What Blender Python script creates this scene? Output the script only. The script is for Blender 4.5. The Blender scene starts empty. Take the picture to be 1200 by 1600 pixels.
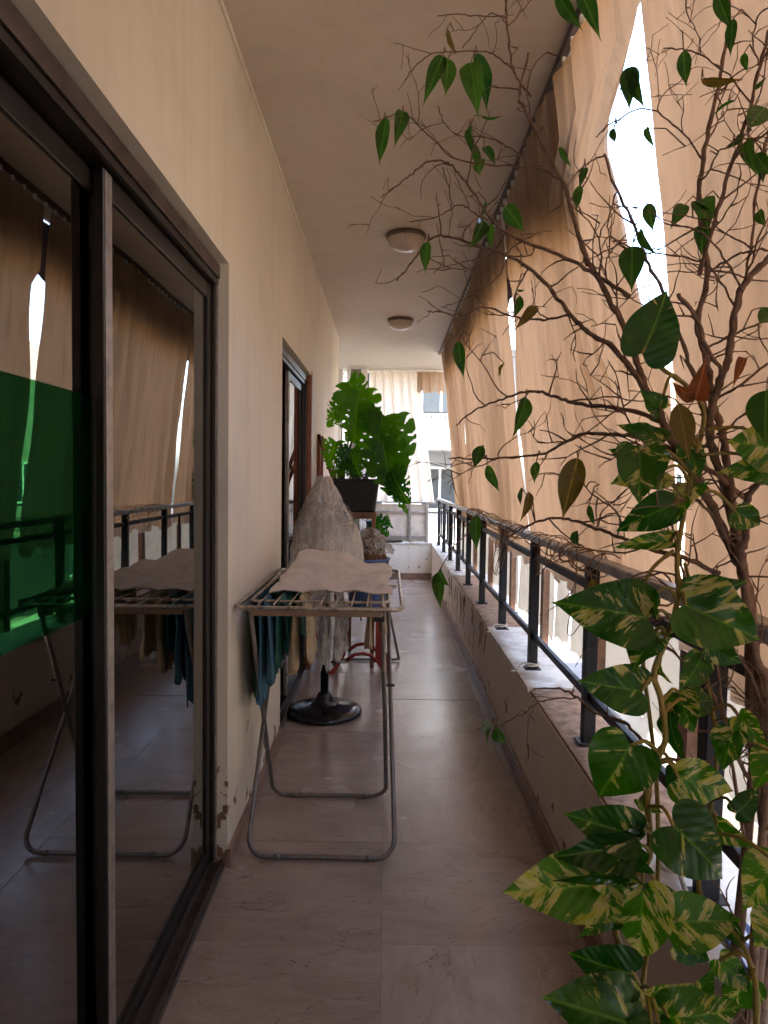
import bpy, math, random
from mathutils import Vector, Matrix, noise
from math import radians as R, pi, sin, cos, tan

# ------------------------------------------------------------------ camera, light, exposure
sc = bpy.context.scene
cam_d = bpy.data.cameras.new('camera'); cam = bpy.data.objects.new('camera', cam_d)
sc.collection.objects.link(cam); sc.camera = cam
F = 1080.0
cam_d.sensor_fit = 'VERTICAL'; cam_d.sensor_height = 24.0
cam_d.lens = 24.0 * F / 1600.0
cam_d.clip_start = 0.02; cam_d.clip_end = 600
CAMP = Vector((0, 0, 1.45))
ROLL = 0.014
PITCH = math.atan(52.1 / F); YAW = math.atan(5.3 / F)
rot = Matrix.Rotation(YAW, 3, 'Z') @ Matrix.Rotation(pi/2 - PITCH, 3, 'X') @ Matrix.Rotation(ROLL, 3, 'Z')
cam.matrix_world = Matrix.Translation(CAMP) @ rot.to_4x4()

SUN = Vector((-0.42, -0.42, 0.80)).normalized()
world = bpy.data.worlds.new('World'); sc.world = world; world.use_nodes = True
wn = world.node_tree.nodes; wl = world.node_tree.links
for n in list(wn): wn.remove(n)
sky = wn.new('ShaderNodeTexSky'); sky.sky_type = 'NISHITA'; sky.sun_disc = False
sky.sun_elevation = math.asin(SUN.z); sky.sun_rotation = math.atan2(SUN.x, SUN.y)
sky.air_density = 0.9; sky.dust_density = 4.0; sky.ozone_density = 1.0
bg = wn.new('ShaderNodeBackground'); bg.inputs['Strength'].default_value = 0.15
wo = wn.new('ShaderNodeOutputWorld')
wl.new(sky.outputs[0], bg.inputs[0]); wl.new(bg.outputs[0], wo.inputs[0])
sun_d = bpy.data.lights.new('sun', 'SUN'); sun = bpy.data.objects.new('sun', sun_d)
sc.collection.objects.link(sun)
sun_d.energy = 4.0; sun_d.angle = R(0.5); sun_d.color = (1.0, 0.93, 0.82)
sun.rotation_euler = SUN.to_track_quat('Z', 'Y').to_euler()
sun.location = (3, 6, 8)
sc.view_settings.view_transform = 'Standard'
try: sc.view_settings.look = 'None'
except Exception: pass
sc.view_settings.gamma = 1.0; sc.view_settings.use_curve_mapping = False
sc.view_settings.exposure = 4.2
cy = sc.cycles
try:
    cy.use_denoising = True; cy.denoiser = 'OPENIMAGEDENOISE'
    cy.max_bounces = 10; cy.diffuse_bounces = 6; cy.glossy_bounces = 5
    cy.transmission_bounces = 8; cy.transparent_max_bounces = 12
    cy.sample_clamp_indirect = 8.0; cy.caustics_reflective = False; cy.caustics_refractive = False
except Exception: pass

RX = random.Random(7)
COL = sc.collection

def pix(px, py, Y):
    """world point that stands at distance Y along the balcony in the direction of a photo pixel"""
    d = rot @ Vector((px - 600.0, 800.0 - py, -F))
    return CAMP + d * (Y / d.y)

# ------------------------------------------------------------------ mesh building
class MB:
    def __init__(s): s.v = []; s.f = []
    def box(s, x0, x1, y0, y1, z0, z1):
        b = len(s.v)
        for z in (z0, z1):
            s.v += [(x0,y0,z),(x1,y0,z),(x1,y1,z),(x0,y1,z)]
        for q in ((0,3,2,1),(4,5,6,7),(0,1,5,4),(1,2,6,5),(2,3,7,6),(3,0,4,7)):
            s.f.append(tuple(b+i for i in q))
        return s
    def tube(s, pts, r, n=8, cap=True, closed=False):
        pts = [Vector(p) for p in pts]
        m = len(pts)
        if m < 2: return s
        rs = r if isinstance(r, (list, tuple)) else [r]*m
        b = len(s.v)
        prev = None
        for i, p in enumerate(pts):
            if closed: t = pts[(i+1) % m] - pts[i-1]
            elif i == 0: t = pts[1] - p
            elif i == m-1: t = p - pts[i-1]
            else: t = pts[i+1] - pts[i-1]
            if t.length < 1e-9: t = Vector((0,0,1))
            t.normalize()
            if prev is None:
                a = Vector((0,0,1)) if abs(t.z) < 0.9 else Vector((1,0,0))
                u = t.cross(a).normalized()
            else:
                u = prev - t * prev.dot(t)
                if u.length < 1e-6: u = t.orthogonal()
                u.normalize()
            prev = u; w = t.cross(u)
            for k in range(n):
                a = 2*pi*k/n
                s.v.append(tuple(p + (u*cos(a) + w*sin(a))*rs[i]))
        rng = m if closed else m-1
        for i in range(rng):
            j = (i+1) % m
            for k in range(n):
                k2 = (k+1) % n
                s.f.append((b+i*n+k, b+i*n+k2, b+j*n+k2, b+j*n+k))
        if cap and not closed:
            s.f.append(tuple(b+k for k in reversed(range(n))))
            s.f.append(tuple(b+(m-1)*n+k for k in range(n)))
        return s
    def lathe(s, prof, c=(0,0,0), n=28, fn=None):
        b = len(s.v); m = len(prof)
        for (r, z) in prof:
            for k in range(n):
                a = 2*pi*k/n
                rr = r; zz = z
                if fn: rr, zz = fn(r, z, a)
                s.v.append((c[0]+rr*cos(a), c[1]+rr*sin(a), c[2]+zz))
        for i in range(m-1):
            for k in range(n):
                k2 = (k+1) % n
                s.f.append((b+i*n+k, b+i*n+k2, b+(i+1)*n+k2, b+(i+1)*n+k))
        return s
    def grid(s, nu, nv, fn):
        b = len(s.v)
        for j in range(nv+1):
            for i in range(nu+1):
                s.v.append(tuple(fn(i/nu, j/nv)))
        for j in range(nv):
            for i in range(nu):
                a = b + j*(nu+1) + i
                s.f.append((a, a+1, a+nu+2, a+nu+1))
        return s
    def prism(s, pts, axis_vec):
        """pts: planar polygon, extruded by axis_vec"""
        b = len(s.v); n = len(pts); e = Vector(axis_vec)
        for p in pts: s.v.append(tuple(p))
        for p in pts: s.v.append(tuple(Vector(p)+e))
        s.f.append(tuple(b+i for i in range(n))); s.f.append(tuple(b+n+i for i in reversed(range(n))))
        for i in range(n):
            j = (i+1) % n
            s.f.append((b+i, b+n+i, b+n+j, b+j))
        return s
    def mesh(s, name, mat, smooth=False):
        me = bpy.data.meshes.new(name)
        me.from_pydata(s.v, [], s.f)
        me.validate()
        if mat: me.materials.append(mat)
        if smooth:
            me.polygons.foreach_set('use_smooth', [True]*len(me.polygons))
        me.update()
        return me
    def build(s, name, mat, parent=None, smooth=False, bevel=0, solid=0, smooth_angle=None):
        me = s.mesh(name, mat, smooth)
        o = bpy.data.objects.new(name, me); COL.objects.link(o)
        if parent is not None: attach(o, parent)
        if solid:
            m = o.modifiers.new('thickness', 'SOLIDIFY'); m.thickness = solid; m.offset = 0
        if bevel:
            m = o.modifiers.new('edge', 'BEVEL'); m.width = bevel; m.segments = 2; m.limit_method = 'ANGLE'
        return o

def attach(o, parent):
    o.parent = parent
    m = parent.matrix_world if parent.parent is None and parent.type != 'EMPTY' else None
    # parents are either at the origin or are plain translations set before children are built
    o.matrix_parent_inverse = Matrix.Translation(-full_loc(parent))

def full_loc(o):
    l = Vector(o.location)
    return l

def tag(o, label=None, cat=None, group=None, kind=None):
    if label: o['label'] = label
    if cat: o['category'] = cat
    if group: o['group'] = group
    if kind: o['kind'] = kind
    return o

def thing(name, loc, label, cat, group=None):
    o = bpy.data.objects.new(name, None); COL.objects.link(o)
    o.location = loc; o.empty_display_size = 0.1
    return tag(o, label, cat, group)

# ------------------------------------------------------------------ materials
def newmat(name):
    m = bpy.data.materials.new(name); m.use_nodes = True
    nt = m.node_tree
    for n in list(nt.nodes): nt.nodes.remove(n)
    return m, nt.nodes, nt.links
def N(ns, t, **k):
    n = ns.new(t)
    for a, b in k.items(): setattr(n, a, b)
    return n
def ramp(ns, stops, interp='LINEAR'):
    r = ns.new('ShaderNodeValToRGB'); cr = r.color_ramp; cr.interpolation = interp
    while len(cr.elements) > 1: cr.elements.remove(cr.elements[-1])
    cr.elements[0].position = stops[0][0]; cr.elements[0].color = (*stops[0][1], 1)
    for p, c in stops[1:]:
        e = cr.elements.new(p); e.color = (*c, 1)
    return r
def simple(name, col, rough=0.6, metal=0.0, var=0.15, nscale=12, bump=0.0, bscale=200, spec=0.5, coat=0.0, dirt=None):
    m, ns, ls = newmat(name)
    out = N(ns, 'ShaderNodeOutputMaterial'); b = N(ns, 'ShaderNodeBsdfPrincipled')
    ls.new(b.outputs[0], out.inputs[0])
    tc = N(ns, 'ShaderNodeTexCoord')
    no = N(ns, 'ShaderNodeTexNoise'); no.inputs['Scale'].default_value = nscale; no.inputs['Detail'].default_value = 6
    no.inputs['Roughness'].default_value = 0.62
    ls.new(tc.outputs['Object'], no.inputs['Vector'])
    d = dirt or tuple(c*(1-var*1.6) for c in col)
    r = ramp(ns, [(0.3, d), (0.55, col), (0.75, tuple(min(1, c*(1+var)) for c in col))])
    ls.new(no.outputs['Fac'], r.inputs[0]); ls.new(r.outputs[0], b.inputs['Base Color'])
    b.inputs['Metallic'].default_value = metal
    rr = N(ns, 'ShaderNodeMapRange'); rr.inputs['To Min'].default_value = max(0.02, rough-0.1); rr.inputs['To Max'].default_value = min(1, rough+0.12)
    ls.new(no.outputs['Fac'], rr.inputs['Value']); ls.new(rr.outputs[0], b.inputs['Roughness'])
    b.inputs['Specular IOR Level'].default_value = spec
    b.inputs['Coat Weight'].default_value = coat
    if bump:
        n2 = N(ns, 'ShaderNodeTexNoise'); n2.inputs['Scale'].default_value = bscale; n2.inputs['Detail'].default_value = 4
        ls.new(tc.outputs['Object'], n2.inputs['Vector'])
        bp = N(ns, 'ShaderNodeBump'); bp.inputs['Strength'].default_value = bump; bp.inputs['Distance'].default_value = 0.004
        ls.new(n2.outputs['Fac'], bp.inputs['Height']); ls.new(bp.outputs[0], b.inputs['Normal'])
    return m

def mat_wall(name, col, peel=True, pt=.635):
    m, ns, ls = newmat(name)
    out = N(ns, 'ShaderNodeOutputMaterial'); b = N(ns, 'ShaderNodeBsdfPrincipled'); ls.new(b.outputs[0], out.inputs[0])
    tc = N(ns, 'ShaderNodeTexCoord')
    n1 = N(ns, 'ShaderNodeTexNoise'); n1.inputs['Scale'].default_value = 1.7; n1.inputs['Detail'].default_value = 8; n1.inputs['Roughness'].default_value = .65
    ls.new(tc.outputs['Object'], n1.inputs['Vector'])
    r1 = ramp(ns, [(0.25, tuple(c*.86 for c in col)), (0.5, col), (0.8, tuple(min(.9, c*1.05) for c in col))])
    ls.new(n1.outputs['Fac'], r1.inputs[0])
    last = r1.outputs[0]
    # dirty streaks running down
    mp = N(ns, 'ShaderNodeMapping'); mp.inputs['Scale'].default_value = (6, 6, .5)
    ls.new(tc.outputs['Object'], mp.inputs[0])
    n3 = N(ns, 'ShaderNodeTexNoise'); n3.inputs['Scale'].default_value = 2.2; n3.inputs['Detail'].default_value = 7
    ls.new(mp.outputs[0], n3.inputs['Vector'])
    r3 = ramp(ns, [(0.5, (0,0,0)), (0.8, (.4,.4,.4))])
    ls.new(n3.outputs['Fac'], r3.inputs[0])
    mx = N(ns, 'ShaderNodeMix', data_type='RGBA'); ls.new(r3.outputs[0], mx.inputs[0]); ls.new(last, mx.inputs[6])
    mx.inputs[7].default_value = (col[0]*.8, col[1]*.74, col[2]*.68, 1); last = mx.outputs[2]
    hgt = None
    if peel:
        sx = N(ns, 'ShaderNodeSeparateXYZ'); ls.new(tc.outputs['Object'], sx.inputs[0])
        n2 = N(ns, 'ShaderNodeTexNoise'); n2.inputs['Scale'].default_value = 7.5; n2.inputs['Detail'].default_value = 9; n2.inputs['Roughness'].default_value = .6
        mp2 = N(ns, 'ShaderNodeMapping'); mp2.inputs['Location'].default_value = (3.1, .4, 1.7); ls.new(tc.outputs['Object'], mp2.inputs[0])
        ls.new(mp2.outputs[0], n2.inputs['Vector'])
        # more peeling near the floor
        mr = N(ns, 'ShaderNodeMapRange'); mr.inputs['From Min'].default_value = 0.05; mr.inputs['From Max'].default_value = 0.75
        mr.inputs['To Min'].default_value = .10; mr.inputs['To Max'].default_value = -.14
        ls.new(sx.outputs[2], mr.inputs['Value'])
        ad = N(ns, 'ShaderNodeMath', operation='ADD'); ls.new(n2.outputs['Fac'], ad.inputs[0]); ls.new(mr.outputs[0], ad.inputs[1])
        rp = ramp(ns, [(pt, (0,0,0)), (pt+.012, (1,1,1))]); ls.new(ad.outputs[0], rp.inputs[0])
        mx2 = N(ns, 'ShaderNodeMix', data_type='RGBA'); ls.new(rp.outputs[0], mx2.inputs[0]); ls.new(last, mx2.inputs[6])
        mx2.inputs[7].default_value = (.20, .115, .07, 1); last = mx2.outputs[2]
        hgt = rp.outputs[0]
    ls.new(last, b.inputs['Base Color']); b.inputs['Roughness'].default_value = .72
    n4 = N(ns, 'ShaderNodeTexNoise'); n4.inputs['Scale'].default_value = 90; n4.inputs['Detail'].default_value = 4
    ls.new(tc.outputs['Object'], n4.inputs['Vector'])
    bp = N(ns, 'ShaderNodeBump'); bp.inputs['Strength'].default_value = .18; bp.inputs['Distance'].default_value = .004
    ls.new(n4.outputs['Fac'], bp.inputs['Height'])
    if hgt is not None:
        bp2 = N(ns, 'ShaderNodeBump', invert=True); bp2.inputs['Strength'].default_value = .8; bp2.inputs['Distance'].default_value = .003
        ls.new(hgt, bp2.inputs['Height']); ls.new(bp.outputs[0], bp2.inputs['Normal']); ls.new(bp2.outputs[0], b.inputs['Normal'])
    else: ls.new(bp.outputs[0], b.inputs['Normal'])
    return m

def mat_marble():
    m, ns, ls = newmat('worn_marble')
    out = N(ns, 'ShaderNodeOutputMaterial'); b = N(ns, 'ShaderNodeBsdfPrincipled'); ls.new(b.outputs[0], out.inputs[0])
    oi = N(ns, 'ShaderNodeObjectInfo'); ge = N(ns, 'ShaderNodeNewGeometry')
    # every slab is cut from another place of the stone, some turned by a quarter
    ml = N(ns, 'ShaderNodeMath', operation='MULTIPLY'); ml.inputs[1].default_value = 61.0; ls.new(oi.outputs['Random'], ml.inputs[0])
    cb = N(ns, 'ShaderNodeCombineXYZ'); ls.new(ml.outputs[0], cb.inputs[0]); ls.new(ml.outputs[0], cb.inputs[2])
    ad = N(ns, 'ShaderNodeVectorMath', operation='ADD'); ls.new(ge.outputs['Position'], ad.inputs[0]); ls.new(cb.outputs[0], ad.inputs[1])
    gt = N(ns, 'ShaderNodeMath', operation='GREATER_THAN'); gt.inputs[1].default_value = .6; ls.new(oi.outputs['Random'], gt.inputs[0])
    an = N(ns, 'ShaderNodeMath', operation='MULTIPLY'); an.inputs[1].default_value = pi/2; ls.new(gt.outputs[0], an.inputs[0])
    vr = N(ns, 'ShaderNodeVectorRotate', rotation_type='Z_AXIS'); ls.new(ad.outputs[0], vr.inputs['Vector']); ls.new(an.outputs[0], vr.inputs['Angle'])
    mp = N(ns, 'ShaderNodeMapping'); mp.inputs['Scale'].default_value = (1.0, 2.6, 1); ls.new(vr.outputs[0], mp.inputs[0])
    n1 = N(ns, 'ShaderNodeTexNoise'); n1.inputs['Scale'].default_value = 4.0; n1.inputs['Detail'].default_value = 10; n1.inputs['Roughness'].default_value = .7; n1.inputs['Distortion'].default_value = .4
    ls.new(mp.outputs[0], n1.inputs['Vector'])
    r1 = ramp(ns, [(.25, (.28,.22,.185)), (.5, (.37,.295,.25)), (.75, (.45,.375,.32))]); ls.new(n1.outputs['Fac'], r1.inputs[0])
    hv = N(ns, 'ShaderNodeHueSaturation'); mv = N(ns, 'ShaderNodeMapRange'); mv.inputs['To Min'].default_value = .90; mv.inputs['To Max'].default_value = 1.08
    ls.new(oi.outputs['Random'], mv.inputs['Value']); ls.new(mv.outputs[0], hv.inputs['Value']); ls.new(r1.outputs[0], hv.inputs['Color'])
    last = hv.outputs[0]
    for scl, wd, dk, seed, lo in ((3.4, .0075, .75, 1.3, .40), (8.5, .010, .55, 7.7, .47)):
        mo = N(ns, 'ShaderNodeMapping'); mo.inputs['Location'].default_value = (seed, seed*2, seed); ls.new(mp.outputs[0], mo.inputs[0])
        n2 = N(ns, 'ShaderNodeTexNoise'); n2.inputs['Scale'].default_value = scl; n2.inputs['Detail'].default_value = 5; n2.inputs['Roughness'].default_value = .58; n2.inputs['Distortion'].default_value = .7
        ls.new(mo.outputs[0], n2.inputs['Vector'])
        sb = N(ns, 'ShaderNodeMath', operation='SUBTRACT'); sb.inputs[1].default_value = .5; ls.new(n2.outputs['Fac'], sb.inputs[0])
        ab = N(ns, 'ShaderNodeMath', operation='ABSOLUTE'); ls.new(sb.outputs[0], ab.inputs[0])
        r2 = ramp(ns, [(0, (1,1,1)), (wd*.35, (.7,.7,.7)), (wd, (.0,.0,.0))]); ls.new(ab.outputs[0], r2.inputs[0])
        n3 = N(ns, 'ShaderNodeTexNoise'); n3.inputs['Scale'].default_value = 5.5; n3.inputs['Detail'].default_value = 4; ls.new(mo.outputs[0], n3.inputs['Vector'])
        mr = N(ns, 'ShaderNodeMapRange'); mr.inputs['From Min'].default_value = lo; mr.inputs['From Max'].default_value = lo+.2; mr.inputs['To Max'].default_value = dk
        ls.new(n3.outputs['Fac'], mr.inputs['Value'])
        mu = N(ns, 'ShaderNodeMath', operation='MULTIPLY'); ls.new(r2.outputs[0], mu.inputs[0]); ls.new(mr.outputs[0], mu.inputs[1])
        mx = N(ns, 'ShaderNodeMix', data_type='RGBA'); ls.new(mu.outputs[0], mx.inputs[0]); ls.new(last, mx.inputs[6]); mx.inputs[7].default_value = (.085,.055,.045,1); last = mx.outputs[2]
    # worn, stained film that crosses the joints
    n7 = N(ns, 'ShaderNodeTexNoise'); n7.inputs['Scale'].default_value = 1.3; n7.inputs['Detail'].default_value = 7; n7.inputs['Roughness'].default_value = .6; ls.new(ge.outputs['Position'], n7.inputs['Vector'])
    r7 = ramp(ns, [(.45, (0,0,0)), (.75, (.5,.5,.5))]); ls.new(n7.outputs['Fac'], r7.inputs[0])
    m7 = N(ns, 'ShaderNodeMix', data_type='RGBA'); ls.new(r7.outputs[0], m7.inputs[0]); ls.new(last, m7.inputs[6]); m7.inputs[7].default_value = (.21,.14,.115,1)
    ls.new(m7.outputs[2], b.inputs['Base Color'])
    n5 = N(ns, 'ShaderNodeTexNoise'); n5.inputs['Scale'].default_value = 2.2; n5.inputs['Detail'].default_value = 2; ls.new(ge.outputs['Position'], n5.inputs['Vector'])
    rr = N(ns, 'ShaderNodeMapRange'); rr.inputs['From Min'].default_value = .3; rr.inputs['From Max'].default_value = .7; rr.inputs['To Min'].default_value = .20; rr.inputs['To Max'].default_value = .29
    ls.new(n5.outputs['Fac'], rr.inputs['Value']); ls.new(rr.outputs[0], b.inputs['Roughness'])
    b.inputs['Specular IOR Level'].default_value = .8
    return m

def mat_fabric(name, col, trans=0.5, col_t=None, streak=True, weave=900, rough=.9, stain=.15, alpha=1.0):
    m, ns, ls = newmat(name)
    out = N(ns, 'ShaderNodeOutputMaterial')
    tc = N(ns, 'ShaderNodeTexCoord')
    mp = N(ns, 'ShaderNodeMapping'); mp.inputs['Scale'].default_value = (6, 6, .7) if streak else (1, 1, 1); ls.new(tc.outputs['Object'], mp.inputs[0])
    n1 = N(ns, 'ShaderNodeTexNoise'); n1.inputs['Scale'].default_value = 3.0 if streak else 8.; n1.inputs['Detail'].default_value = 8; n1.inputs['Roughness'].default_value = .62
    ls.new(mp.outputs[0], n1.inputs['Vector'])
    r1 = ramp(ns, [(.25, tuple(c*(1-stain*2) for c in col)), (.5, col), (.8, tuple(min(.95, c*(1+stain*.6)) for c in col))]); ls.new(n1.outputs['Fac'], r1.inputs[0])
    d = N(ns, 'ShaderNodeBsdfDiffuse'); t = N(ns, 'ShaderNodeBsdfTranslucent')
    ls.new(r1.outputs[0], d.inputs[0])
    if col_t:
        r2 = ramp(ns, [(.25, tuple(c*(1-stain*2) for c in col_t)), (.5, col_t), (.8, tuple(min(.95, c*(1+stain*.6)) for c in col_t))])
        ls.new(n1.outputs['Fac'], r2.inputs[0]); ls.new(r2.outputs[0], t.inputs[0])
    else: ls.new(r1.outputs[0], t.inputs[0])
    n4 = N(ns, 'ShaderNodeTexNoise'); n4.inputs['Scale'].default_value = weave; n4.inputs['Detail'].default_value = 2; ls.new(tc.outputs['Object'], n4.inputs['Vector'])
    n5 = N(ns, 'ShaderNodeTexNoise'); n5.inputs['Scale'].default_value = 14; n5.inputs['Detail'].default_value = 6; ls.new(mp.outputs[0], n5.inputs['Vector'])
    bp = N(ns, 'ShaderNodeBump'); bp.inputs['Strength'].default_value = .35; bp.inputs['Distance'].default_value = .002; ls.new(n4.outputs['Fac'], bp.inputs['Height'])
    bp2 = N(ns, 'ShaderNodeBump'); bp2.inputs['Strength'].default_value = .15; bp2.inputs['Distance'].default_value = .005; ls.new(n5.outputs['Fac'], bp2.inputs['Height']); ls.new(bp.outputs[0], bp2.inputs['Normal'])
    ls.new(bp2.outputs[0], d.inputs['Normal']); ls.new(bp2.outputs[0], t.inputs['Normal'])
    mx = N(ns, 'ShaderNodeMixShader'); mx.inputs[0].default_value = trans; ls.new(d.outputs[0], mx.inputs[1]); ls.new(t.outputs[0], mx.inputs[2])
    last = mx.outputs[0]
    if alpha < 1:
        tr = N(ns, 'ShaderNodeBsdfTransparent'); m2 = N(ns, 'ShaderNodeMixShader'); m2.inputs[0].default_value = alpha
        ls.new(tr.outputs[0], m2.inputs[1]); ls.new(last, m2.inputs[2]); last = m2.outputs[0]
    ls.new(last, out.inputs[0])
    return m

def mat_leaf(name, cols, variegated=False, trans=.45, gloss=.35):
    """leaf lies along its own +Y with its width along X, in unit size"""
    m, ns, ls = newmat(name)
    out = N(ns, 'ShaderNodeOutputMaterial'); b = N(ns, 'ShaderNodeBsdfPrincipled')
    tc = N(ns, 'ShaderNodeTexCoord'); oi = N(ns, 'ShaderNodeObjectInfo')
    sp = N(ns, 'ShaderNodeSeparateXYZ'); ls.new(tc.outputs['Object'], sp.inputs[0])
    ab = N(ns, 'ShaderNodeMath', operation='ABSOLUTE'); ls.new(sp.outputs[0], ab.inputs[0])
    cb = N(ns, 'ShaderNodeCombineXYZ'); mul = N(ns, 'ShaderNodeMath', operation='MULTIPLY'); mul.inputs[1].default_value = 37.
    ls.new(oi.outputs['Random'], mul.inputs[0]); ls.new(mul.outputs[0], cb.inputs[0]); ls.new(mul.outputs[0], cb.inputs[1])
    ad = N(ns, 'ShaderNodeVectorMath', operation='ADD'); ls.new(tc.outputs['Object'], ad.inputs[0]); ls.new(cb.outputs[0], ad.inputs[1])
    # base green with per leaf variation
    n1 = N(ns, 'ShaderNodeTexNoise'); n1.inputs['Scale'].default_value = 3; n1.inputs['Detail'].default_value = 5; ls.new(ad.outputs[0], n1.inputs['Vector'])
    r1 = ramp(ns, [(.3, cols[0]), (.7, cols[1])]); 
    rm = N(ns, 'ShaderNodeMath', operation='MULTIPLY_ADD'); rm.inputs[1].default_value = .5; ls.new(oi.outputs['Random'], rm.inputs[0])
    sc_ = N(ns, 'ShaderNodeMath', operation='MULTIPLY'); sc_.inputs[1].default_value = .55; ls.new(n1.outputs['Fac'], sc_.inputs[0]); ls.new(sc_.outputs[0], rm.inputs[2])
    ls.new(rm.outputs[0], r1.inputs[0]); last = r1.outputs[0]
    if variegated:
        # streaks that sweep from the midrib out towards the edge and the tip
        sw = N(ns, 'ShaderNodeMath', operation='MULTIPLY_ADD'); sw.inputs[1].default_value = -.9; ls.new(ab.outputs[0], sw.inputs[0]); ls.new(sp.outputs[1], sw.inputs[2])
        c2 = N(ns, 'ShaderNodeCombineXYZ'); ls.new(sp.outputs[0], c2.inputs[0]); sg = N(ns, 'ShaderNodeMath', operation='SIGN'); ls.new(sp.outputs[0], sg.inputs[0]); sg2 = N(ns, 'ShaderNodeMath', operation='MULTIPLY'); sg2.inputs[1].default_value = 5.3; ls.new(sg.outputs[0], sg2.inputs[0]); ls.new(sg2.outputs[0], c2.inputs[2])
        s2 = N(ns, 'ShaderNodeMath', operation='MULTIPLY'); s2.inputs[1].default_value = 2.6; ls.new(sw.outputs[0], s2.inputs[0]); ls.new(s2.outputs[0], c2.inputs[1])
        sx2 = N(ns, 'ShaderNodeVectorMath', operation='MULTIPLY'); sx2.inputs[1].default_value = (1.3, 1.0, 1); ls.new(c2.outputs[0], sx2.inputs[0])
        ad2 = N(ns, 'ShaderNodeVectorMath', operation='ADD'); ls.new(sx2.outputs[0], ad2.inputs[0]); ls.new(cb.outputs[0], ad2.inputs[1])
        n2 = N(ns, 'ShaderNodeTexNoise'); n2.inputs['Scale'].default_value = 1.35; n2.inputs['Detail'].default_value = 9; n2.inputs['Roughness'].default_value = .66; n2.inputs['Distortion'].default_value = .3
        ls.new(ad2.outputs[0], n2.inputs['Vector'])
        r2 = ramp(ns, [(.54, (0,0,0)), (.555, (.8,.8,.8)), (.62, (1,1,1))]); rv_ = N(ns, 'ShaderNodeMath', operation='MULTIPLY_ADD'); rv_.inputs[1].default_value = .13; ls.new(oi.outputs['Random'], rv_.inputs[0]); sb_ = N(ns, 'ShaderNodeMath', operation='SUBTRACT'); sb_.inputs[1].default_value = .075; ls.new(n2.outputs['Fac'], sb_.inputs[0]); ls.new(sb_.outputs[0], rv_.inputs[2]); ls.new(rv_.outputs[0], r2.inputs[0])
        n3 = N(ns, 'ShaderNodeTexNoise'); n3.inputs['Scale'].default_value = 5; n3.inputs['Detail'].default_value = 3; ls.new(ad2.outputs[0], n3.inputs['Vector'])
        r3 = ramp(ns, [(.35, (.36,.42,.05)), (.52, (.50,.50,.18)), (.7, (.62,.56,.36))]); ls.new(n3.outputs['Fac'], r3.inputs[0])
        mx = N(ns, 'ShaderNodeMix', data_type='RGBA'); ls.new(r2.outputs[0], mx.inputs[0]); ls.new(last, mx.inputs[6]); ls.new(r3.outputs[0], mx.inputs[7]); last = mx.outputs[2]
    # midrib and side veins
    rv = ramp(ns, [(0, (1,1,1)), (.012, (.6,.6,.6)), (.022, (0,0,0))]); ls.new(ab.outputs[0], rv.inputs[0])
    mv = N(ns, 'ShaderNodeMix', data_type='RGBA'); sv = N(ns, 'ShaderNodeMath', operation='MULTIPLY'); sv.inputs[1].default_value = .5
    ls.new(rv.outputs[0], sv.inputs[0]); ls.new(sv.outputs[0], mv.inputs[0]); ls.new(last, mv.inputs[6]); mv.inputs[7].default_value = (cols[1][0]*2.2+.05, cols[1][1]*1.8+.06, cols[1][2]*2+.02, 1); last = mv.outputs[2]
    v1 = N(ns, 'ShaderNodeMath', operation='MULTIPLY_ADD'); v1.inputs[1].default_value = -1.15; ls.new(ab.outputs[0], v1.inputs[0]); ls.new(sp.outputs[1], v1.inputs[2])
    v2 = N(ns, 'ShaderNodeMath', operation='MULTIPLY'); v2.inputs[1].default_value = 38.; ls.new(v1.outputs[0], v2.inputs[0])
    v3 = N(ns, 'ShaderNodeMath', operation='SINE'); ls.new(v2.outputs[0], v3.inputs[0])
    bp = N(ns, 'ShaderNodeBump'); bp.inputs['Strength'].default_value = .12; bp.inputs['Distance'].default_value = .004; ls.new(v3.outputs[0], bp.inputs['Height'])
    ls.new(last, b.inputs['Base Color']); b.inputs['Roughness'].default_value = gloss; b.inputs['Specular IOR Level'].default_value = .45
    ls.new(bp.outputs[0], b.inputs['Normal'])
    t = N(ns, 'ShaderNodeBsdfTranslucent'); hs = N(ns, 'ShaderNodeHueSaturation'); hs.inputs['Saturation'].default_value = 1.1; hs.inputs['Value'].default_value = 1.7
    ls.new(last, hs.inputs['Color']); ls.new(hs.outputs[0], t.inputs[0]); ls.new(bp.outputs[0], t.inputs['Normal'])
    mx = N(ns, 'ShaderNodeMixShader'); mx.inputs[0].default_value = trans; ls.new(b.outputs[0], mx.inputs[1]); ls.new(t.outputs[0], mx.inputs[2])
    ls.new(mx.outputs[0], out.inputs[0])
    return m

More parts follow.
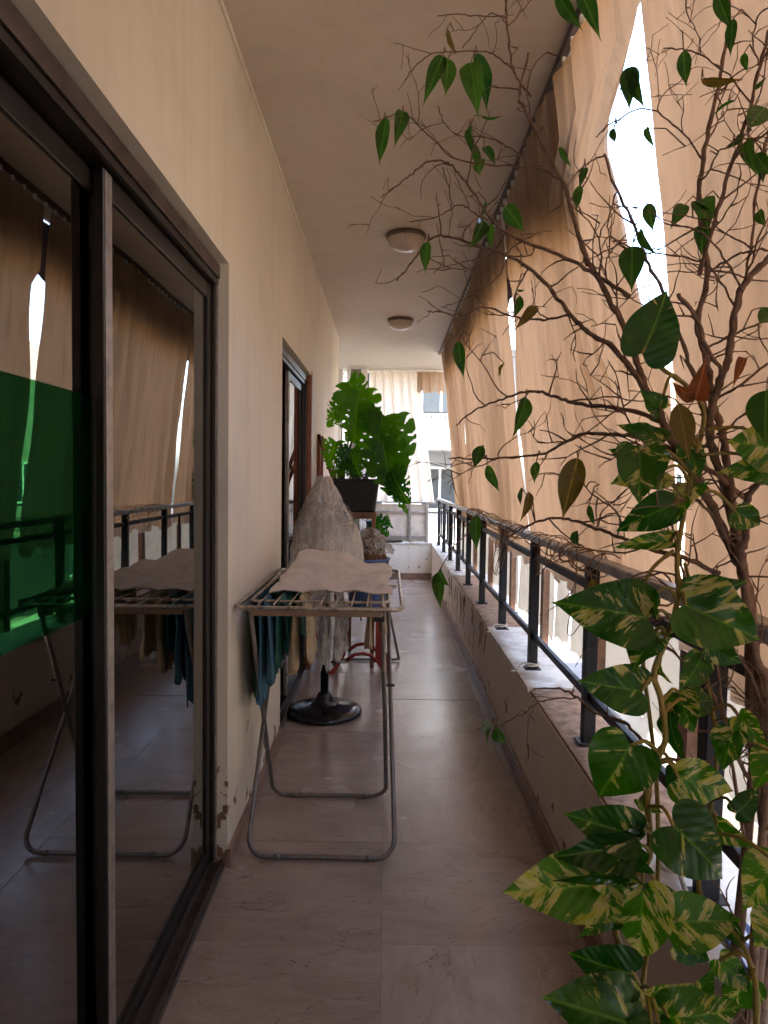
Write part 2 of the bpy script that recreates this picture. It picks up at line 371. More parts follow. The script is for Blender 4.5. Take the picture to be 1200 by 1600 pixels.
def mat_glass(name, tint, ior=1.8, rough=0.0):
    m, ns, ls = newmat(name)
    out = N(ns, 'ShaderNodeOutputMaterial')
    fr = N(ns, 'ShaderNodeFresnel'); fr.inputs[0].default_value = ior
    tr = N(ns, 'ShaderNodeBsdfTransparent'); tr.inputs[0].default_value = (*tint, 1)
    gl = N(ns, 'ShaderNodeBsdfGlossy'); gl.inputs['Roughness'].default_value = rough; gl.inputs['Color'].default_value = (.95,.95,.95,1)
    tc = N(ns, 'ShaderNodeTexCoord'); n = N(ns, 'ShaderNodeTexNoise'); n.inputs['Scale'].default_value = 1.6; n.inputs['Detail'].default_value = 2
    ls.new(tc.outputs['Object'], n.inputs['Vector'])
    bp = N(ns, 'ShaderNodeBump'); bp.inputs['Strength'].default_value = .06; bp.inputs['Distance'].default_value = .01; ls.new(n.outputs['Fac'], bp.inputs['Height'])
    ls.new(bp.outputs[0], gl.inputs['Normal'])
    mx = N(ns, 'ShaderNodeMixShader'); ls.new(fr.outputs[0], mx.inputs[0]); ls.new(tr.outputs[0], mx.inputs[1]); ls.new(gl.outputs[0], mx.inputs[2])
    ls.new(mx.outputs[0], out.inputs[0])
    return m

def mat_plastic_sheet(name, col, alpha):
    m, ns, ls = newmat(name)
    out = N(ns, 'ShaderNodeOutputMaterial')
    d = N(ns, 'ShaderNodeBsdfDiffuse'); d.inputs[0].default_value = (*col, 1)
    t = N(ns, 'ShaderNodeBsdfTranslucent'); t.inputs[0].default_value = (*col, 1)
    g = N(ns, 'ShaderNodeBsdfGlossy'); g.inputs['Roughness'].default_value = .22
    tr = N(ns, 'ShaderNodeBsdfTransparent'); tr.inputs[0].default_value = (.96,.95,.94,1)
    tc = N(ns, 'ShaderNodeTexCoord')
    mp = N(ns, 'ShaderNodeMapping'); mp.inputs['Scale'].default_value = (1, 1, .38); mp.inputs['Rotation'].default_value = (.25, .2, 0); ls.new(tc.outputs['Object'], mp.inputs[0])
    n = N(ns, 'ShaderNodeTexNoise'); n.inputs['Scale'].default_value = 13; n.inputs['Detail'].default_value = 5; n.inputs['Distortion'].default_value = .8
    ls.new(mp.outputs[0], n.inputs['Vector'])
    sb = N(ns, 'ShaderNodeMath', operation='SUBTRACT'); sb.inputs[1].default_value = .5; ls.new(n.outputs['Fac'], sb.inputs[0])
    ab = N(ns, 'ShaderNodeMath', operation='ABSOLUTE'); ls.new(sb.outputs[0], ab.inputs[0])
    rp = ramp(ns, [(0, (1,1,1)), (.03, (.35,.35,.35)), (.12, (0,0,0))]); ls.new(ab.outputs[0], rp.inputs[0])
    bp = N(ns, 'ShaderNodeBump'); bp.inputs['Strength'].default_value = .5; bp.inputs['Distance'].default_value = .01; ls.new(rp.outputs[0], bp.inputs['Height'])
    for q in (d, t, g): ls.new(bp.outputs[0], q.inputs['Normal'])
    m1 = N(ns, 'ShaderNodeMixShader'); m1.inputs[0].default_value = .5; ls.new(d.outputs[0], m1.inputs[1]); ls.new(t.outputs[0], m1.inputs[2])
    m3 = N(ns, 'ShaderNodeMixShader'); m3.inputs[0].default_value = .10; ls.new(m1.outputs[0], m3.inputs[1]); ls.new(g.outputs[0], m3.inputs[2])
    mr = N(ns, 'ShaderNodeMapRange'); mr.inputs['To Min'].default_value = alpha; mr.inputs['To Max'].default_value = min(1, alpha+.4)
    ls.new(rp.outputs[0], mr.inputs['Value'])
    m2 = N(ns, 'ShaderNodeMixShader'); ls.new(mr.outputs[0], m2.inputs[0]); ls.new(tr.outputs[0], m2.inputs[1]); ls.new(m3.outputs[0], m2.inputs[2])
    ls.new(m2.outputs[0], out.inputs[0])
    return m

M = {}
M['wall'] = mat_wall('painted_plaster', (.74,.70,.61))
M['ceiling'] = mat_wall('ceiling_paint', (.60,.54,.475), peel=False)
M['parapet'] = mat_wall('parapet_plaster', (.68,.60,.53), pt=.665)
M['endwall'] = mat_wall('end_plaster', (.72,.68,.60))
M['marble'] = mat_marble()
M['grout'] = simple('grout', (.17,.125,.105), .85)
M['skirt'] = simple('skirting_stone', (.27,.17,.13), .45, var=.3, nscale=9)
M['sill'] = simple('sill_stone', (.66,.64,.60), .5, var=.22, nscale=7, bump=.2, bscale=60, dirt=(.34,.27,.22))
M['rust_shade'] = simple('rust_dirt_shade', (.30,.19,.13), .95, var=.4, nscale=20, bump=.6, bscale=60)  # brown dirt on the far sill, painted shadow on the near sill
M['alu_dark'] = simple('bronze_aluminium', (.022,.018,.017), .32, metal=.3, var=.2, nscale=20)
M['alu_grey'] = simple('grey_aluminium', (.36,.33,.31), .42, metal=.6, var=.25, nscale=30)
M['alu_sill'] = simple('sill_aluminium', (.10,.075,.068), .4, metal=.5, var=.35, nscale=14)
M['glass'] = mat_glass('door_glass', (.80,.76,.72), 3.0)
M['film'] = None
M['iron'] = simple('black_iron', (.010,.010,.012), .45, spec=.3, var=.35, nscale=25, bump=.25, bscale=120)
M['steel'] = simple('worn_handrail', (.34,.32,.31), .38, metal=.85, var=.35, nscale=16, bump=.2, bscale=90, dirt=(.14,.11,.10))
M['chrome'] = simple('zinc_tube', (.50,.46,.42), .28, metal=.95, var=.2, nscale=40, dirt=(.40,.35,.31))
M['tube_grey'] = simple('grey_coated_tube', (.20,.185,.18), .38, metal=.6, var=.2, nscale=30)
M['tanbar'] = simple('tan_plastic', (.36,.24,.16), .5)
M['curtain'] = mat_fabric('tan_canvas', (.36,.255,.175), .5, (.35,.212,.118), weave=700, stain=.13)
M['white_curtain'] = mat_fabric('cream_canvas', (.66,.59,.50), .5, (.70,.60,.48), weave=700, stain=.12)
M['room_curtain'] = mat_fabric('brown_drape', (.60,.40,.26), .05)
M['towel'] = mat_fabric('beige_towel', (.76,.71,.66), .2, streak=False, weave=260, stain=.12)
M['teal'] = mat_fabric('teal_cloth', (.09,.30,.28), .2, streak=False, weave=500)
M['blue'] = mat_fabric('blue_cloth', (.10,.22,.33), .2, streak=False, weave=500)
M['green_cloth'] = mat_fabric('dark_green_cloth', (.075,.16,.135), .2, streak=False, weave=500)
M['grey_cloth'] = mat_fabric('grey_cloth', (.38,.40,.44), .2, streak=False, weave=500)
M['cream_cloth'] = mat_fabric('cream_cloth', (.60,.50,.36), .3, streak=False, weave=500)
M['black_gloss'] = simple('glossy_black_plastic', (.014,.014,.018), .18, var=.3, nscale=30)
M['black_matte'] = simple('black_plastic', (.012,.013,.017), .55, var=.3, nscale=15)
M['wood'] = simple('brown_wood', (.22,.11,.06), .5, var=.4, nscale=10, bump=.3, bscale=50)
M['red_wood'] = simple('red_wood', (.34,.12,.06), .5, var=.3, nscale=10)
M['red'] = simple('red_plastic', (.33,.035,.03), .4, var=.2)
M['bluetub'] = simple('blue_plastic', (.10,.17,.42), .42, var=.2)
M['soil'] = simple('dry_soil', (.15,.08,.045), .95, var=.5, nscale=40, bump=.8, bscale=120)
M['bag'] = mat_plastic_sheet('hazy_plastic', (.90,.87,.83), .5)
M['clear'] = mat_plastic_sheet('clear_plastic', (.80,.82,.84), .25)
M['white_bag'] = mat_plastic_sheet('white_plastic', (.80,.82,.88), .5)
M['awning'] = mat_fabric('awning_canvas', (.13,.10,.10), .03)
M['sheet'] = mat_fabric('pale_windbreak', (.50,.46,.38), .45, (.42,.38,.31), streak=False, weave=400)
M['white'] = simple('white_paint', (.74,.73,.70), .5, var=.08)
M['greypanel'] = simple('grey_panel', (.20,.19,.155), .6, var=.15)
M['lampglass'] = simple('opal_glass', (.52,.45,.39), .22, var=.06)
M['lampbase'] = simple('lamp_base', (.12,.09,.07), .4)
M['bark'] = simple('ficus_bark', (.27,.175,.135), .8, var=.35, nscale=45, bump=.6, bscale=160)
M['twig'] = simple('dry_twig', (.22,.135,.10), .8, var=.35, nscale=60, bump=.3)
M['vine'] = simple('pothos_stem', (.30,.22,.05), .5, var=.3, nscale=30, dirt=(.16,.17,.04))
M['dryvine'] = simple('dry_vine', (.24,.14,.08), .85, var=.4, nscale=50, bump=.5)
M['rope'] = simple('white_rope', (.62,.57,.50), .9, var=.2, nscale=80, bump=.6, bscale=300)
M['fleaf'] = mat_leaf('ficus_leaf', [(.020,.075,.012), (.05,.14,.02)])
M['oleaf'] = mat_leaf('old_ficus_leaf', [(.10,.085,.02), (.16,.12,.03)])
M['bleaf'] = mat_leaf('dry_leaf', [(.20,.075,.035), (.27,.12,.06)], gloss=.7)
M['pleaf'] = mat_leaf('pothos_leaf', [(.014,.075,.010), (.055,.19,.016)], variegated=True, trans=.42, gloss=.2)
M['mleaf'] = mat_leaf('monstera_leaf', [(.02,.10,.018), (.09,.26,.02)], trans=.68, gloss=.3)
M['cream_wall'] = mat_wall('facade_cream', (.30,.265,.215), peel=False)
M['white_wall'] = mat_wall('facade_white', (.30,.31,.33), peel=False)
M['asphalt'] = simple('asphalt', (.05,.05,.052), .9, var=.3, nscale=3)
M['pane'] = mat_glass('window_pane', (.2,.22,.25), 1.6)
M['darkwin'] = simple('dark_glass', (.03,.04,.05), .08, var=.3, nscale=2)
M['ironing'] = mat_fabric('ironing_cover', (.50,.58,.74), .05, streak=False)
M['cage'] = simple('grey_wire', (.28,.28,.29), .4, metal=.7)

# ------------------------------------------------------------------ the setting
XL, XR, H = -0.575, 0.656, 3.01          # left wall, parapet face, ceiling
YE = 10.0                                 # end wall
KZ = 0.49                                 # parapet height
def struct(mb, name, mat, label=None, **k):
    o = mb.build(name, mat, **k); o['kind'] = 'structure'
    if label: o['label'] = label
    return o

# floor: bed plus single marble slabs
fl = struct(MB().box(-2.2, XR+.3, -3, YE+.2, -.25, -.004), 'floor', M['grout'], 'worn brownish marble slab floor of the balcony')
TS = .60
tile_me = MB().box(-TS/2+.0007, TS/2-.0007, -TS/2+.0007, TS/2-.0007, -.012, 0).mesh('tile', M['marble'])
cut_me = MB().box(-.0525+.0014, .0525, -TS/2+.0014, TS/2-.0014, -.012, 0).mesh('tile_strip', M['marble'])
y = 2.09 - TS*8 + TS/2
while y < YE:
    for x, me in ((-.30, tile_me), (.30, tile_me)):
        t = bpy.data.objects.new('tile', me); COL.objects.link(t); t.parent = fl
        t.location = (x, y, RX.uniform(-.0012, .0006)); t.rotation_euler = (RX.uniform(-.0012,.0012), RX.uniform(-.0012,.0012), 0)
    t = bpy.data.objects.new('tile', cut_me); COL.objects.link(t); t.parent = fl; t.location = (.6525, y, RX.uniform(-.001, .0004))
    if y > 7.9:
        for x in (-.9, -1.5):
            t = bpy.data.objects.new('tile', tile_me); COL.objects.link(t); t.parent = fl; t.location = (x, y, 0)
    y += TS

# left wall with two door openings
D1a, D1b, D2a, D2b, DH = -1.2, 2.49, 3.74, 5.18, 2.205
wb = MB()
wb.box(-.80, XL, -3, D1a, 0, H)
wb.box(-.80, XL, D1a, D1b, DH, H)
wb.box(-.80, XL, D1b, D2a, 0, H)
wb.box(-.80, XL, D2a, D2b, DH, H)
wb.box(-.80, XL, D2b, 7.86, 0, H)
# merge so that the wall reads as one plane: butt jointed, inner joints are coplanar end to end
wall = struct(wb, 'wall', M['wall'], 'cream plastered house wall on the left with peeling paint')
wr = MB(); wr.box(-2.2, -.80, 7.66, 7.86, 0, H); wr.box(-2.4, -2.2, 7.66, YE+.2, 0, H)
struct(wr, 'wall', M['wall'], 'short return of the house wall at the far corner')
# low stone skirting on the left
sk = MB(); sk.box(XL, XL+.012, D1b+.002, D2a-.002, .0, .075); sk.box(XL, XL+.012, D2b+.002, 7.858, .0, .075)
sk.build('skirting', M['skirt'], wall, bevel=.002)
struct(MB().box(-2.4, .80, -3, YE+.32, H, H+.34), 'ceiling', M['ceiling'], 'pinkish brown painted concrete ceiling')
# bead between ceiling and wall
cv = MB().tube([(XL+.006, -3, H-.006), (XL+.006, 7.86, H-.006)], .008, 6)
cv.build('cove_bead', M['wall'], wall)
struct(MB().box(-3, XR+.3, -3.2, -3, -.25, H), 'wall', M['wall'], 'house wall closing the balcony behind the camera')

# parapet
par = struct(MB().box(XR, XR+.26, -3, YE, -.25, KZ), 'parapet', M['parapet'], 'low scuffed parapet under the black railing')
y = -3
k = 0
rusty = False
bounds = [-3, -2.2, -1.4, -.6, .2, .95, 1.75, 2.35, 3.10, 3.72, 4.4, 5.15, 5.95, 6.8, 7.6, 8.4, 9.2, 10.0]
for k in range(len(bounds)-1):
    a, b_ = bounds[k], bounds[k+1]
    dirty_shaded = (1.75 <= a < 2.8) or (4.3 < a < 6.4)  # near slabs: brown shadow put into the colour; far slabs: brown dirt
    mat = M['rust_shade'] if dirty_shaded else M['sill']
    dz = .012 if dirty_shaded else .022
    t = MB().box(XR-.008 if not dirty_shaded else XR+.004, XR+.262, a+.002, b_-.002, KZ, KZ+dz).build('sill_slab', mat, par, bevel=.002)
sk2 = MB(); sk2.box(XR-.016, XR, -3, YE, 0, .09)
sk2.build('skirting', M['skirt'], par, bevel=.003)

# end wall and end parapet
endw = struct(MB().box(-1.05, XR+.26, YE, YE+.2, -.25, KZ+.01), 'end_parapet', M['endwall'], 'low whitish wall closing the far end of the balcony')
MB().box(-1.05, XR, YE-.014, YE, 0, .085).build('skirting', M['skirt'], endw)
MB().box(-1.05, XR+.27, YE-.012, YE+.212, KZ+.01, KZ+.035).build('sill_slab', M['sill'], endw, bevel=.002)
struct(MB().box(-2.2, -1.05, YE, YE+.2, -.25, H), 'end_wall', M['endwall'], 'pale wall at the far left corner')

# room behind the doors
rm = MB()
rm.box(-4.2, -4.0, -3, 7.6, -.1, 3.1); rm.box(-4.0, -.80, -3.2, -3, -.1, 3.1); rm.box(-4.0, -.80, 7.45, 7.6, -.1, 3.1)
rm.box(-4.0, -.80, -3, 7.45, -.15, -.002); rm.box(-4.0, -.80, -3, 7.45, 2.9, 3.1)
struct(rm, 'room_walls', simple('room_paint', (.20,.16,.13), .8), 'dark room behind the glass doors')

# storeys of the house above and beside the balcony: unseen, added to keep it in the shade
um = MB(); um.box(-12, .80, -14, YE+.32, H+.342, 12.5); um.box(-12, -4.21, -14, YE+.3, -9.4, H+.34); um.box(-4.2, .9, -14, YE+.3, -9.4, -.26)
tag(um.build('house_block', M['cream_wall']), 'unseen body of the house above and below the balcony', 'building')
# street, ground and opposite houses
struct(MB().box(-60, 160, -120, 240, -9.6, -9.5), 'ground', M['asphalt'], 'street far below the balcony')
def window_obj(parent, face, a, z, w, h, d=.12):
    """window on a wall: face=('x', X) looks towards -X ; ('y', Y) looks towards -Y"""
    ax, c = face
    def bx(mb, a0, a1, z0, z1, p0, p1):
        if ax == 'x': mb.box(c+p0, c+p1, a0, a1, z0, z1)
        else: mb.box(a0, a1, c+p0, c+p1, z0, z1)
    f = MB(); t = .07
    bx(f, a, a+w, z, z+t, -.05, .02); bx(f, a, a+w, z+h-t, z+h, -.05, .02)
    bx(f, a, a+t, z+t, z+h-t, -.05, .02); bx(f, a+w-t, a+w, z+t, z+h-t, -.05, .02); bx(f, a+w/2-t/2, a+w/2+t/2, z+t, z+h-t, -.045, .02)
    fr = f.build('window', M['white'], parent)
    g = MB(); bx(g, a+t, a+w-t, z+t, z+h-t, -.02, -.005)
    g.build('pane', M['darkwin'], fr)
def house(name, x0, x1, y0, y1, z0, z1, mat, label, side, storeys, floor_h=3.0, win=True):
    root = thing(name, ((x0+x1)/2, (y0+y1)/2, z0), label, 'building')
    MB().box(x0, x1, y0, y1, z0, z1).build('wall', mat, root)
    for s in range(storeys):
        zb = z0 + s*floor_h
        if zb + floor_h > z1: break
        if side == 'x':
            a = y0 + 1.0
            while a + 1.4 < y1:
                window_obj(root, ('x', x0), a, zb+.95, 1.3, 1.4); a += 3.2
            if s % 2 == 0:
                a = y0 + 3.6
                while a + 4 < y1:
                    b = MB(); b.box(x0-1.2, x0, a, a+3.6, zb-.12, zb); b.box(x0-1.2, x0-1.12, a, a+3.6, zb, zb+.95)
                    b.build('balcony', mat, root); a += 9.6
        else:
            a = x0 + .6
            while a + 1.4 < x1:
                window_obj(root, ('y', y0), a, zb+.95, 1.3, 1.4); a += 2.4
            b = MB(); b.box(x0, x1-.2, y0-1.2, y0, zb-.16, zb); b.build('balcony_slab', mat, root)
            r = MB(); r.box(x0, x1-.2, y0-1.2, y0-1.15, zb+.92, zb+.97)
            a = x0+.05
            while a < x1-.25:
                r.box(a, a+.02, y0-1.19, y0-1.16, zb, zb+.92); a += .14
            r.build('balcony_rail', M['iron'], root)
    return root
house('apartment_building', 11, 21, -20, 34, -9.5, 6.0, M['cream_wall'], 'long cream apartment block across the street glimpsed below the curtains', 'x', 4)
house('apartment_building', -2.0, 4.2, 22, 32, -9.5, 8.6, M['white_wall'], 'white apartment block with balconies seen through the gap at the far end', 'y', 6)

# ------------------------------------------------------------------ sliding doors
def sliding_door(y0, y1, label, panes, film=None):
    root = thing('sliding_door', (-.66, (y0+y1)/2, 0), label, 'door')
    f = MB()
    f.box(-.735, -.618, y0, y1, 2.125, DH-.001)                       # head
    fo = f.build('head_frame', M['alu_dark'], root, bevel=.003)
    MB().box(-.616, -.606, y0, y1, 2.150, 2.196).build('head_trim', M['alu_sill'], root, bevel=.002)
    MB().box(-.617, -.612, y0, y1, 2.125, 2.146).build('head_track', M['alu_dark'], root)
    s = MB(); s.box(-.735, -.583, y0, y1, 0.0, .022); s.box(-.600, -.590, y0, y1, .022, .034); s.box(-.640, -.632, y0, y1, .022, .040); s.box(-.690, -.682, y0, y1, .022, .040)
    s.build('sill_track', M['alu_sill'], root, bevel=.0015)
    for a, b in ((y0, y0+.035), (y1-.030, y1)):
        MB().box(-.735, -.620, a, b, .040, 2.125).build('jamb', M['alu_dark'], root, bevel=.003)
    m = MB(); m.box(-.617, -.611, y1-.020, y1-.006, .04, 2.125); m.build('jamb_bead', M['alu_grey'], root)
    for (a, b, x, stile_a, stile_b) in panes:
        p = MB(); d0, d1 = x-.011, x+.011
        p.box(d0, d1, a, a+.044, .05, 2.12).build('stile', stile_a, root, bevel=.003)
        MB().box(d0, d1, b-.045, b, .05, 2.12).build('stile', stile_b, root, bevel=.003)
        MB().box(d0+.001, d1-.001, a+.044, b-.045, .05, .105).build('bottom_rail', M['alu_dark'], root, bevel=.003)
        MB().box(d0+.001, d1-.001, a+.044, b-.045, 2.065, 2.118).build('top_rail', M['alu_dark'], root, bevel=.003)
        MB().box(x-.003, x+.003, a+.045, b-.046, .106, 2.064).build('glass_pane', M['glass'], root)
    return root
dd = sliding_door(D1a, D1b, 'large dark framed sliding glass door reflecting the corridor, nearest on the left', [
    (1.535, 2.455, -.640, M['alu_dark'], M['alu_dark']),
    (-.10, 1.600, -.668, M['alu_dark'], M['alu_dark']),
    (-1.16, -.03, -.640, M['alu_dark'], M['alu_dark'])])
MB().box(-.6287, -.6270, 1.540, 1.577, .055, 2.115).build('stile_face', M['alu_grey'], dd)  # grey strip imitates the sky reflected on the dark stile's side
# screw
MB().tube([(-.6175,1.52,2.158),(-.613,1.52,2.158)], .006, 10).build('screw', M['chrome'], dd)
# green sheet fixed inside the near pane
fm, fns, fls = newmat('green_sheet')
_o = N(fns,'ShaderNodeOutputMaterial'); _d = N(fns,'ShaderNodeBsdfDiffuse'); _d.inputs[0].default_value = (.015,.10,.045,1)
_t = N(fns,'ShaderNodeBsdfTranslucent'); _t.inputs[0].default_value = (.02,.25,.07,1); _tr = N(fns,'ShaderNodeBsdfTransparent'); _tr.inputs[0].default_value = (.47,.71,.55,1)
_m = N(fns,'ShaderNodeMixShader'); _m.inputs[0].default_value = .3; fls.new(_d.outputs[0], _m.inputs[1]); fls.new(_t.outputs[0], _m.inputs[2])
_m2 = N(fns,'ShaderNodeMixShader'); _m2.inputs[0].default_value = .07; fls.new(_tr.outputs[0], _m2.inputs[1]); fls.new(_m.outputs[0], _m2.inputs[2]); fls.new(_m2.outputs[0], _o.inputs[0])
gf = MB().box(-.6640, -.6632, .2, 1.548, 1.135, 1.625).build('green_sheet', fm, dd); gf['label'] = 'green sheet stuck across the middle of the near pane'
sliding_door(D2a, D2b, 'second dark framed sliding door beyond the drying rack', [
    (3.78, 4.42, -.700, M['alu_dark'], M['alu_dark']),
    (4.36, 5.15, -.640, M['alu_grey'], M['alu_dark'])])
# brown timber lining on the far edge of the second opening
MB().box(-.605, XL+.004, D2b-.034, D2b+.012, 0, DH+.03).build('door_lining', M['red_wood'], wall, bevel=.003)
def drape(name, mat, x, y0, y1, z0, z1, folds, amp, label, cat='curtain', group=None, seed=1):
    rr = random.Random(seed); ph = [rr.uniform(0, 6.28) for _ in range(6)]
    def fn(u, v):
        z = z0 + (z1-z0)*v
        a = 2*pi*folds*u + .6*sin(2*pi*1.7*u+ph[0])
        return (x + amp*sin(a) + .3*amp*sin(2.3*a+ph[1]) + .3*amp*sin(.4*a+v*1.5+ph[2]), y0+(y1-y0)*u + .2*amp*sin(2*a+ph[3]), z)
    o = MB().grid(int(folds*12), 10, fn).build(name, mat, smooth=True, solid=.002)
    return tag(o, label, cat, group)
drape('curtain', M['room_curtain'], -.775, -1.1, 1.30, .05, 2.5, 9, .03, 'brown drape hanging inside behind the near pane', seed=2)
drape('curtain', M['room_curtain'], -.79, 1.62, 2.35, .05, 2.5, 5, .028, 'brown drape hanging inside behind the second pane', seed=3)

# ------------------------------------------------------------------ railing
RXX = .735
rail = thing('balcony_railing', (RXX, 4.5, KZ), 'black iron balcony railing with worn grey handrail on the parapet', 'railing')
hr = MB(); hr.box(RXX-.026, RXX+.026, -2.5, 9.95, 1.150, 1.186)
hr.build('handrail', M['steel'], rail, bevel=.006)
MB().box(RXX-.010, RXX+.010, -2.5, 9.95, 1.060, 1.092).build('upper_bar', M['iron'], rail, bevel=.002)
MB().box(RXX-.010, RXX+.010, -2.5, 9.95, .665, .697).build('lower_bar', M['iron'], rail, bevel=.002)
py_ = [-1.4, -.4, .58, 1.53, 2.46, 3.42, 4.34, 5.28, 6.2, 7.1, 8.0, 8.9, 9.8]
pm = MB().box(-.022, .022, -.022, .022, KZ+.018, 1.151); pm.box(-.04, .04, -.035, .035, KZ+.018, KZ+.026)
pme = pm.mesh('post', M['iron'])
for y in py_:
    o = bpy.data.objects.new('post', pme); COL.objects.link(o); attach(o, rail); o.location = (RXX, y, 0)
    b = o.modifiers.new('edge', 'BEVEL'); b.width = .002; b.segments = 1
    pass
# thinner far balusters between the posts at the far end
bm_ = MB().box(-.009, .009, -.009, .009, .697, 1.060).mesh('baluster', M['iron'])
for y in (6.65, 7.55, 8.45, 9.35):
    o = bpy.data.objects.new('baluster', bm_); COL.objects.link(o); attach(o, rail); o.location = (RXX, y, 0)

# outer row of brown posts beyond the parapet
orail = thing('outer_frame', (XR+.30, 4, .0), 'brown timber uprights fixed outside the parapet below the curtains', 'frame')
MB().box(XR+.262, XR+.30, -1, 9.6, .30, .37).build('bottom_beam', M['wood'], orail, bevel=.003)
upm = MB().box(XR+.262, XR+.298, -.035, .035, .37, .935).mesh('upright', M['wood'])
for y in (1.25, 2.1, 3.0, 4.05, 5.1, 6.2, 7.3):
    o = bpy.data.objects.new('upright', upm); COL.objects.link(o); attach(o, orail); o.location = (0, y, 0)

# pale windbreak sheets fixed outside the uprights
wbk = thing('windbreak', (.965, 4, .5), 'pale cloth windbreak strips fixed outside the parapet below the curtains', 'windbreak')
ys_ = [-1.0, .35, 1.62, 2.62, 3.60, 3.92, 5.0, 6.3, 8.2, 9.6]
for a, b_ in zip(ys_, ys_[1:]):
    zb_ = .575 if b_ < 5 else .54
    MB().grid(int((b_-a)*16)+2, 6, lambda u, v: (.965+.007*sin(u*19+a)+.006*sin(v*4+u*5), a+.02+(b_-a-.05)*u, zb_+.012*sin(u*14+a)*(1-v)+(1.03-zb_)*v)).build('strip', M['sheet'], wbk, smooth=True)
# end railing
er = thing('end_railing', (-.2, YE+.08, KZ+.035), 'grey framed railing with pale panel on the far end wall', 'railing')
b = MB(); b.box(-1.0, XR+.05, YE+.06, YE+.10, 1.10, 1.135); b.build('handrail', M['steel'], er, bevel=.003)
b = MB(); b.box(-1.0, XR-.05, YE+.065, YE+.095, .955, .985); b.box(-1.0, XR-.05, YE+.065, YE+.095, .59, .62)
b.build('panel_frame', M['alu_grey'], er)
for x in (-.95, -.3, .33, .58): MB().box(x-.018, x+.018, YE+.06, YE+.10, KZ+.035, 1.10).build('post', M['alu_grey'], er, bevel=.002)
MB().box(-1.0, XR-.05, YE+.11, YE+.13, .53, 1.08).build('pale_panel', simple('pale_panel', (.58,.50,.42), .7), er)

# ------------------------------------------------------------------ curtains
def X0(z):
    return .615 + .225*max(0., min(1., (2.965-z)/1.85))
def curtain(y_near, y_far, label, name='curtain', mat=None, zt=2.965, zb=.97, folds_per_m=4.2, amp=.050, seed=0, far_fn=None, near_fn=None, bulge=None, ragged=.02):
    rr = random.Random(seed); ph = [rr.uniform(0, 6.28) for _ in range(10)]
    nf = max(2, (y_far-y_near)*folds_per_m)
    nu = int(max(20, nf*14)); nv = 44
    def fn(u, v):
        z = zb + (zt-zb)*v
        z -= (1-v)*ragged*(sin(u*nf*3.1+ph[7])+.6*sin(u*nf*7.7+ph[8]))
        a_, b_ = y_near, y_far
        if near_fn: a_ = near_fn(z)
        if far_fn: b_ = far_fn(z)
        yy = a_ + (b_-a_)*u
        t = max(0., min(1., (2.965-z)/1.85))
        X = X0(z)
        if t > .99: X += .0
        a = 2*pi*nf*u + .9*sin(2*pi*u*nf*.23+ph[0]) + .35*sin(z*1.7+ph[1])*(1-v)
        am = amp*(.55+.45*sin(u*nf*.9+ph[2]))*(.55+.6*t)
        ed = 1.0
        if near_fn: ed *= min(1, .12+u/.06)
        if far_fn: ed *= min(1, .12+(1-u)/.04)
        am *= ed
        X += am*(1.25-1.9*abs(sin(a*.5))**.8) + .35*am*sin(2*a+ph[3]+z*.6) + .012*sin(u*nf*.8+z*2.2+ph[4]) + .004*sin(z*9+a*.5+ph[5])
        yy += .35*am*cos(a+ph[6])
        if bulge: X += bulge(u, z)
        if z < 1.2: X = max(X, .775 + .004*sin(a))
        return (X, yy, z)
    o = MB().grid(nu, nv, fn).build(name, mat or M['curtain'], smooth=True)
    return tag(o, label, 'curtain', 'tan curtains hung along the open side')
def interp(tab):
    def f(z):
        if z >= tab[0][0]: return tab[0][1]
        for (z1, y1), (z2, y2) in zip(tab, tab[1:]):
            if z >= z2:
                t = (z1-z)/(z1-z2); t = t*t*(3-2*t); return y1+(y2-y1)*t
        return tab[-1][1]
    return f
def edge(tab):
    # fabric edges: heights and distances where the edge runs on the leaning curtain surface
    out = []
    for px, py in tab:
        Y = 1.8
        for _ in range(25):
            p = pix(px, py, Y); Y *= X0(p.z)/p.x
        out.append((pix(px, py, Y).z, Y))
    return interp(sorted(out, reverse=True))
near_edge2 = edge([(1000,8),(993,45),(974,85),(950,118),(956,135),(944,175),(938,225),(952,290),(970,360),(985,440),(1004,510),(1030,548),(1050,600),(1052,1000)])
far_edge1 = edge([(1007,12),(1013,60),(1024,160),(1031,300),(1038,430),(1047,560),(1058,700),(1060,1000)])
curtain(-2.4, 1.73, 'tan curtain nearest the camera behind the bare ficus', seed=11, far_fn=far_edge1)
curtain(1.76, 4.02, 'tan curtain pulled back beside the bright triangular gap', seed=12, near_fn=near_edge2,
        far_fn=interp([(2.62,3.98),(2.5,3.90),(1.95,3.985),(1.2,3.97),(.9,3.96)]),
        bulge=lambda u, z: .05*math.exp(-((u-.03)/.03)**2)*max(0, min(1, (z-1.6)/.4))*max(0, min(1, (2.85-z)/.4)))
curtain(4.05, 6.70, 'tan curtain in the middle of the row above the handrail', seed=13)
curtain(6.77, 8.35, 'farthest tan curtain of the row along the handrail', seed=14, folds_per_m=5.5)
# curtain rail with gliders
cr = thing('curtain_rail', (.61, 4, 2.985), 'slim dark curtain rail along the ceiling edge', 'rail')
MB().box(.600, .628, -2.5, 8.6, 2.978, 3.008).build('track', simple('dark_track', (.07,.045,.05), .5), cr, bevel=.002)
gl = MB(); 
for k in range(70): 
    yy = .5 + k*.115
    gl.box(.608, .620, yy, yy+.012, 2.955, 2.978)
g_ = gl.build('glider', M['white'], cr); g_['kind'] = 'stuff'

